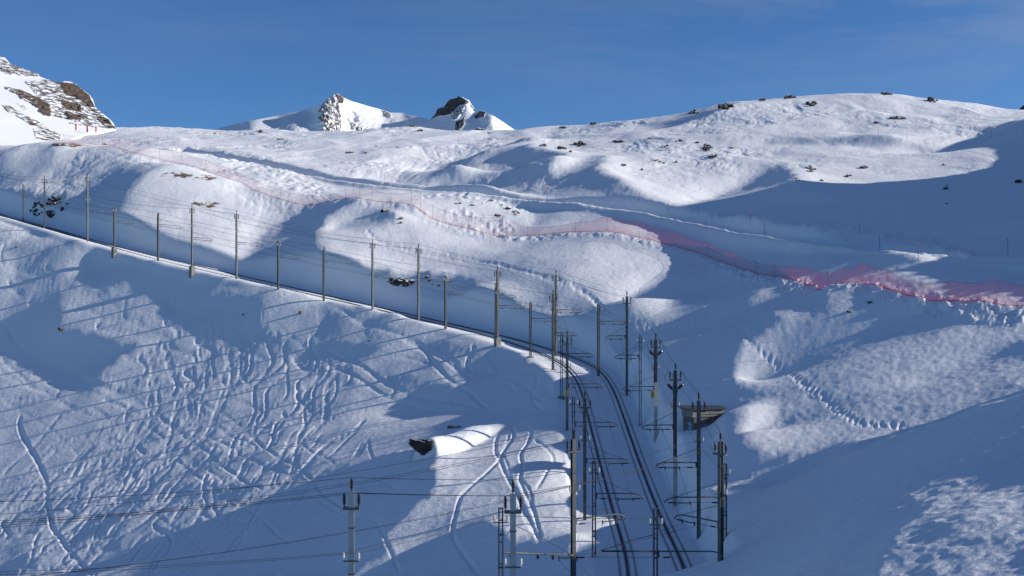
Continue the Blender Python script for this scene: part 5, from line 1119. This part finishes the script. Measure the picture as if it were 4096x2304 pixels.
# orange mattresses and a barrier at the foot of the rocky hill
for X, V, w, h, lab in ((304, 500, .35, .42, 'small orange mattress leaning at the crag foot, left one'), (349, 512, .4, .8, 'orange barrier pad by the crag foot, middle and broadest'), (384, 513, .3, .75, 'orange marker pad standing right of the broad barrier pad')):
    Yb_ = 372 if X < 320 else 395; x, y = (X-CX)*Yb_/F, Yb_; z = (HZ-V)*Yb_/F
    m = MB(); m.box(-w/2, w/2, -.2, .2, -1.5, h*.92); m.box(-w/2+.1, w/2-.1, -.18, .18, h*.92, h); o = m.build('barrier_pad', material('orange_pad', (.62, .07, .02), .6), None, False, (x, y, z)); tag(o, lab, 'barrier pad', 'orange pads at the crag foot')

# ------------------------------------------------------------------ rocks
def rock_material(name, c1, c2, snow=.75):
    m = varied(name, c1, c2, 1.6, .9, 0, .06); n = m.node_tree.nodes; l = m.node_tree.links.new; b = n['Principled BSDF']
    src = b.inputs['Base Color'].links[0].from_socket
    ge = n.new('ShaderNodeNewGeometry'); s = n.new('ShaderNodeSeparateXYZ'); l(ge.outputs['Normal'], s.inputs[0])
    nz = n.new('ShaderNodeTexNoise'); nz.inputs['Scale'].default_value = 1.1; nz.inputs['Detail'].default_value = 5
    tc = n.new('ShaderNodeTexCoord'); l(tc.outputs['Object'], nz.inputs['Vector'])
    ma = n.new('ShaderNodeMath'); ma.operation = 'MULTIPLY_ADD'; ma.inputs[1].default_value = .9; l(nz.outputs[0], ma.inputs[0]); l(s.outputs[2], ma.inputs[2])
    r = n.new('ShaderNodeMapRange'); r.inputs[1].default_value = snow+.42; r.inputs[2].default_value = snow+.52; l(ma.outputs[0], r.inputs[0])
    mx = n.new('ShaderNodeMixRGB'); mx.inputs[2].default_value = (.86, .87, .89, 1); l(r.outputs[0], mx.inputs[0]); l(src, mx.inputs[1]); l(mx.outputs[0], b.inputs['Base Color'])
    return m
ROCKD = rock_material('dark_rock', (.030, .027, .024), (.085, .072, .058)); ROCKB = rock_material('brown_rock', (.085, .060, .042), (.20, .145, .10), .8)
import bmesh
def lump(seed, sx, sy, sz, sub=3, rough=.34):
    bm = bmesh.new(); bmesh.ops.create_icosphere(bm, subdivisions=sub, radius=1.0); r = random.Random(seed)
    pl_ = [(Vector((r.gauss(0, 1), r.gauss(0, 1), r.gauss(0, .8))).normalized(), r.uniform(.55, .95)) for _ in range(9)]
    v = np.array([tuple(a.co) for a in bm.verts])
    k = 1+rough*(noise2(v[:, 0]*1.7+seed, v[:, 1]*1.7+v[:, 2]*1.3, seed % 60)+.6*noise2(v[:, 0]*3.9+v[:, 2]*2, v[:, 1]*3.9-seed, seed % 50))
    v = v*k[:, None]
    for nrm, d in pl_:
        nv = np.array(nrm); t = v@nv; over = np.maximum(t-d, 0); v = v-over[:, None]*nv[None]*.85
    f = [tuple(x.index for x in q.verts) for q in bm.faces]; bm.free()
    return v*[sx, sy, sz], f
def rock(X, V, w, h, label, mat=None, cluster=1, sink=.35, name=None, near=0.0, Y=None):
    b = ((X-CX)*Y/F, Y) if Y else hit(X, V+h*.35, near); y = b[1]; s = y/F; z = float(ground_z(*b))
    root_loc = (b[0], y, z); m = MB(); W, Hh = w*s/2, max(h*s/2, .12); rr = random.Random(int(X*7+V))
    nk = 1 if cluster == 1 else int(cluster*2.6)
    for k in range(nk):
        if cluster == 1: p = b; sw, sh = W, Hh*1.1
        else:            # angular fragments breaking the snow all over the outcrop's outline
            r_ = math.sqrt(rr.random()); a_ = rr.uniform(0, 6.283); p = hit(X+w*.47*r_*math.cos(a_), V+h*.12+h*.42*r_*math.sin(a_), max(near, y*.9)); p = p if abs(p[1]-y) < 14 else b
            sw = W*rr.uniform(.15, .42)*(1.3-.6*r_)*min(1.4, 4/math.sqrt(nk)); sh = min(sw*rr.uniform(.5, 1.05), Hh*1.2)
        gz_ = float(ground_z(*p))-z
        v, f = lump(int(X+V*3+k*17) % 997, sw*1.1, max(sw*.8, .25), max(sh, .12), 3 if max(w, h) > 25 else 2)
        m.add(v+[p[0]-b[0], p[1]-y, gz_+sh*(1-2*sink)], f)
    o = m.build(name or ('rock' if cluster == 1 else 'rock_outcrop'), mat or ROCKD, None, False, root_loc); tag(o, label, 'rock', 'rocks showing through the snow'); return o
RK = [
 (1820,1708,46,10,'brown flat rock on top of the sunlit snow cap by the big boulder',ROCKB,2),(1797,1697+8,16,22,'brown upright rock below the flat one on the sunlit snow cap',ROCKB,1),
 (66,985,14,7,'tiny dark rock high on the ski slope at the left edge',None,1),(248,1316,34,20,'dark rock cluster alone in the shaded hollow of the ski slope',None,3),(1200,1248,14,18,'small reddish block alone on the sunlit ski slope below the track',ROCKB,1),
 (974,1257,11,5,'tiny dark stone left of the reddish block on the ski slope',None,1),(1477,1360,18,6,'thin dark stone in the ski slope beneath the middle masts',None,1),
 (150,826,58,74,'large black crag face left of the tall mast, far left bank',None,9),(222,798,56,26,'upper ledge of black rock right of the tall mast, far left bank',None,4),(206,815,40,14,'middle slab of black rock right of the tall mast, far left bank',None,2),
 (210,850,44,34,'lowest broad black boulder right of the tall mast, far left bank',None,1),(238,808,18,20,'slanted black rock in the middle of the far left bank',None,2),(248,834,20,22,'pointed black boulder lower right in the far left bank',None,1),(266,815,20,14,'rightmost small black rock of the far left bank',None,2),
 (1605,1126,104,38,'wide black rock cluster in the bank between the middle masts',None,8),(1708,1106,19,13,'small black rock right of the tall mast, upper of two',None,1),(1724,1128,24,30,'black rock right of the tall mast, lower and larger of two',None,2),(1756,1139,9,15,'thin dark spike of rock at the right end of the bank rocks',None,1),
 (1541,841,40,24,'dark rock with snow on the crest of the middle mound',None,3),(1605,871,17,12,'round brown rock on the middle mound, upper of the pair',ROCKB,1),(1603,890,14,9,'round brown rock on the middle mound, lower of the pair',ROCKB,1),
 (1991,861,26,18,'snowy rock at the lower left of the rocky bowl',None,3),(2063,850,28,26,'snowy rock at the right rim of the rocky bowl',None,4),(2033,834,26,9,'flat rock in the upper middle of the rocky bowl',None,2),(1832,813,24,7,'flat dark rock at the upper left of the rocky bowl',None,2),(1890,819,18,7,'small flat rock left of centre in the rocky bowl',None,1),(1967,801,22,6,'small rock at the top of the rocky bowl',None,2),(2008,818,12,7,'little rock between the top and flat rocks of the bowl',None,1),
 (1120,555,25,9,'flat brown slab alone on the white slope right of the skiers',ROCKB,1),(1040,527,34,12,'rock row on the crest left under the glacier tongue',None,3),(860,533,14,8,'rock on the crest right of the little snow hill',None,1),
 (1398,609,30,9,'dark rocks on the sunny slope, leftmost of three',None,3),(1463,611,15,7,'dark rock on the sunny slope, middle of three',None,1),(1505,584,12,7,'dark rock higher on the sunny slope below the knoll',None,1),(1590,589,9,5,'small stone right of the rock below the knoll',None,1),
 (1645,503,28,11,'dark rocks crowning the knoll before the far peaks',None,4),(1680,522,30,8,'flat rocks on the right shoulder of the knoll',None,3),(1960,533,24,6,'low rocks on the saddle under the right far peak',None,2),
 (2172,582,30,12,'dark rocks at the top edge of the shaded nose, leftmost',None,4),(2250,592,45,12,'dark rock row at the top edge of the shaded nose, middle',None,5),(2320,577,52,18,'dark rocks at the top of the shaded nose, right and largest',None,6),(2282,605,14,11,'single block under the rock row of the shaded nose',None,1),
 (2476,566,50,9,'thin rock band right of the shaded nose top',None,4),(2597,555,22,8,'rock at the left end of the upper rocky slope',None,2),(2666,582,26,12,'dark block on the slope under the long hill shadow',None,2),(2630,645,26,11,'brown slab in the middle of the rocky slope',ROCKB,2),(2655,651,13,9,'dark stone just right of the brown slab',None,1),(2568,677,15,9,'dark stone low in the rocky slope',None,1),(2495,660,26,9,'curved dark stone left of the brown slab',None,2),
 (2370,494,36,11,'dark rock bump on the skyline left of the right hill',None,3),(2250,510,36,8,'low rocks on the skyline right of the far peaks',None,3),
 (2715,563,34,17,'black boulder heading the dark rock field',None,2),(2788,568,22,11,'black boulder second in the dark rock field',None,1),(2826,590,52,32,'large scatter of black rocks at the heart of the dark rock field',None,8),(2846,626,38,17,'rocks at the lower end of the dark rock field',None,4),(2930,591,26,10,'pair of small rocks right of the dark rock field',None,2),(2704,647,14,10,'lone stone below the dark rock field',None,1),
 (2902,428,60,20,'overhanging grey blocks on the left shoulder of the right hill',None,4),(2775,452,50,15,'rock rib on the left flank of the right hill',None,5),(3158,389,50,14,'dark rocks on the right hill crest, left of the highest',None,5),(3235,376,28,12,'highest dark rocks on the right hill crest',None,3),(3243,417,54,15,'rocks below the crest of the right hill',None,5),(3053,399,36,10,'rocks on the crest, left part of the right hill',None,4),(3547,376,42,9,'low rocks at the flat top of the right hill',None,4),
 (3724,401,48,19,'big dark rocks on the right part of the hill crest',None,5),(3785,393,44,11,'rocks second from the right on the hill crest',None,4),(3842,402,34,13,'rightmost dark rocks on the hill crest',None,3),(3505,489,21,12,'round boulder on the upper slope of the right hill',None,1),(3592,473,72,9,'long thin rock row right of the round boulder',None,6),
 (3240,672,44,32,'rocks in the shade edge in the middle of the right slope',None,6),(3190,716,20,20,'dark rock at the foot of the shade-edge rocks',None,2),(3286,720,16,9,'small stone right below the shade-edge rocks',None,1),(3396,705,34,9,'two small rocks on the sunlit right slope',None,2),(3450,670,36,12,'thin rocks higher on the sunlit right slope',None,3),(3780,657,18,9,'dark stone by the small shaded hollow at right',None,1),(4077,724,28,20,'dark boulder alone in the shade near the right edge',None,1),
 (3476,1208,22,11,'dark stones under the net at the brow of the right bowl',None,2),(3395,1247,16,6,'thin dark stones on the rim of the right bowl',None,2),
 (238,579,56,7,'turfy stones on the crest of the left mound',ROCKB,4),(313,583,26,9,'brown turfy rock on the right end of the left mound crest',ROCKB,2),(420,576,22,7,'reddish rock at the foot of the net at far left',ROCKB,1),
]
for X, V, w, h, lab, mt, cl_ in RK: rock(X, V, w, h, lab, mt, cl_)

# the big undercut boulder whose top carries the whaleback of snow
bx, by = BX, BY; bz = float(ground_z(bx, by)); s = by/F
root = empty('boulder', (bx, by, bz)); tag(root, 'big undercut black boulder under a white snow cap on the ski slope', 'boulder')
v, f = lump(23, 1.62, 1.35, 1.3, 5, .3)
v = v*(1+.05*noise2(v[:, 0]*3.2+v[:, 2]*2, v[:, 1]*3.2-v[:, 2]*2.5, 9)+.03*noise2(v[:, 0]*8, v[:, 2]*8+v[:, 1]*3, 10))[:, None]
v[:, 2] = np.minimum(v[:, 2], .72+.08*np.sin(v[:, 0]*5+v[:, 1]*3)); lowr = np.clip((.35-v[:, 2])/1.4, 0, 1); v[:, 0] = v[:, 0]*(1-.42*lowr)+.15*lowr; v[:, 1] += .75*lowr
b_ = MB(); b_.add(v+[-.02, .55, .95], f); b_.build('rock_face', rock_material('boulder_rock', (.022, .020, .018), (.060, .050, .042), .95), root)

# ------------------------------------------------------------------ two skiers far off on the piste
def skier(X, Vb, hgt, label, jacket, trousers, lean, arm):
    Yk = 430.; x = (X-CX)*Yk/F; z = (HZ-Vb)*Yk/F; z = max(z, float(ground_z(x, Yk))) if abs(z-float(ground_z(x, Yk))) < 3 else z
    root = empty('person', (x, Yk, z)); tag(root, label, 'person', 'skiers on the far piste')
    k = hgt/1.75
    joints = {'pel': (0, 0, .92), 'chest': (lean*.5, 0, 1.32), 'neck': (lean*.72, 0, 1.48), 'head': (lean*.85, 0, 1.64), 'kl': (.1, -.12, .5), 'fl': (-.02, -.14, .1), 'kr': (.1, .12, .5), 'fr': (-.02, .14, .1),
              'sl': (lean*.62, -.2, 1.40), 'el': (lean*.7+.12, -.30, 1.14), 'hl': (lean*.7+arm, -.26, 1.05), 'sr': (lean*.62, .2, 1.40), 'er': (lean*.7+.12, .30, 1.14), 'hr': (lean*.7+arm, .26, 1.05), 'tl': (.14, -.14, .06), 'tr': (.14, .14, .06)}
    rad = {'pel': .15, 'chest': .17, 'neck': .065, 'head': .11, 'kl': .075, 'fl': .06, 'kr': .075, 'fr': .06, 'sl': .075, 'el': .055, 'hl': .05, 'sr': .075, 'er': .055, 'hr': .05, 'tl': .05, 'tr': .05}
    names = list(joints); ed = [('pel', 'chest'), ('chest', 'neck'), ('neck', 'head'), ('pel', 'kl'), ('kl', 'fl'), ('fl', 'tl'), ('pel', 'kr'), ('kr', 'fr'), ('fr', 'tr'), ('chest', 'sl'), ('sl', 'el'), ('el', 'hl'), ('chest', 'sr'), ('sr', 'er'), ('er', 'hr')]
    me = bpy.data.meshes.new('body'); me.from_pydata([tuple(np.array(joints[n])*k) for n in names], [(names.index(a), names.index(b)) for a, b in ed], []); me.update()
    o = bpy.data.objects.new('body', me); COL.objects.link(o); o.parent = root
    sk = o.modifiers.new('skin', 'SKIN'); o.modifiers.new('sub', 'SUBSURF').levels = 1
    for i, n in enumerate(names): me.skin_vertices[0].data[i].radius = (rad[n]*k, rad[n]*k); me.skin_vertices[0].data[i].use_root = (n == 'pel')
    m = bpy.data.materials.new('ski_clothes_'+label.split()[1]); m.use_nodes = True; n = m.node_tree.nodes; l = m.node_tree.links.new
    tc = n.new('ShaderNodeTexCoord'); s_ = n.new('ShaderNodeSeparateXYZ'); l(tc.outputs['Object'], s_.inputs[0]); cr = n.new('ShaderNodeValToRGB'); cr.color_ramp.interpolation = 'CONSTANT'
    e = cr.color_ramp.elements; e[0].color = (.02, .02, .02, 1); e[1].position = .09*k/1.9; e[1].color = (*trousers, 1)
    for p, c in ((.93*k/1.9, jacket), (1.50*k/1.9, (.02, .02, .025))): q = e.new(p); q.color = (*c, 1)
    dv = n.new('ShaderNodeMath'); dv.operation = 'DIVIDE'; dv.inputs[1].default_value = 1.9; l(s_.outputs[2], dv.inputs[0]); l(dv.outputs[0], cr.inputs[0]); l(cr.outputs[0], n['Principled BSDF'].inputs['Base Color']); me.materials.append(m)
    for sy in (-.14, .14):
        t = MB(); t.tube([(-.75*k, sy*k, .03), (.7*k, sy*k, .03), (.85*k, sy*k, .1)], .045, 5); t.build('ski', DARKST, root)
        t = MB(); h_ = np.array(joints['hl' if sy < 0 else 'hr'])*k; t.tube([tuple(h_+[.02, 0, .12]), (h_[0]+.1, h_[1], .02)], .014, 5); t.build('ski_pole', DARKST, root)
skier(638.5, 565.5, 1.80, 'taller skier in a red jacket standing on the far piste', (.62, .02, .025), (.03, .02, .05), .02, .25)
skier(627, 565, 1.35, 'smaller skier bent forward in dark top and pink trousers', (.03, .02, .04), (.35, .06, .18), .30, .42)
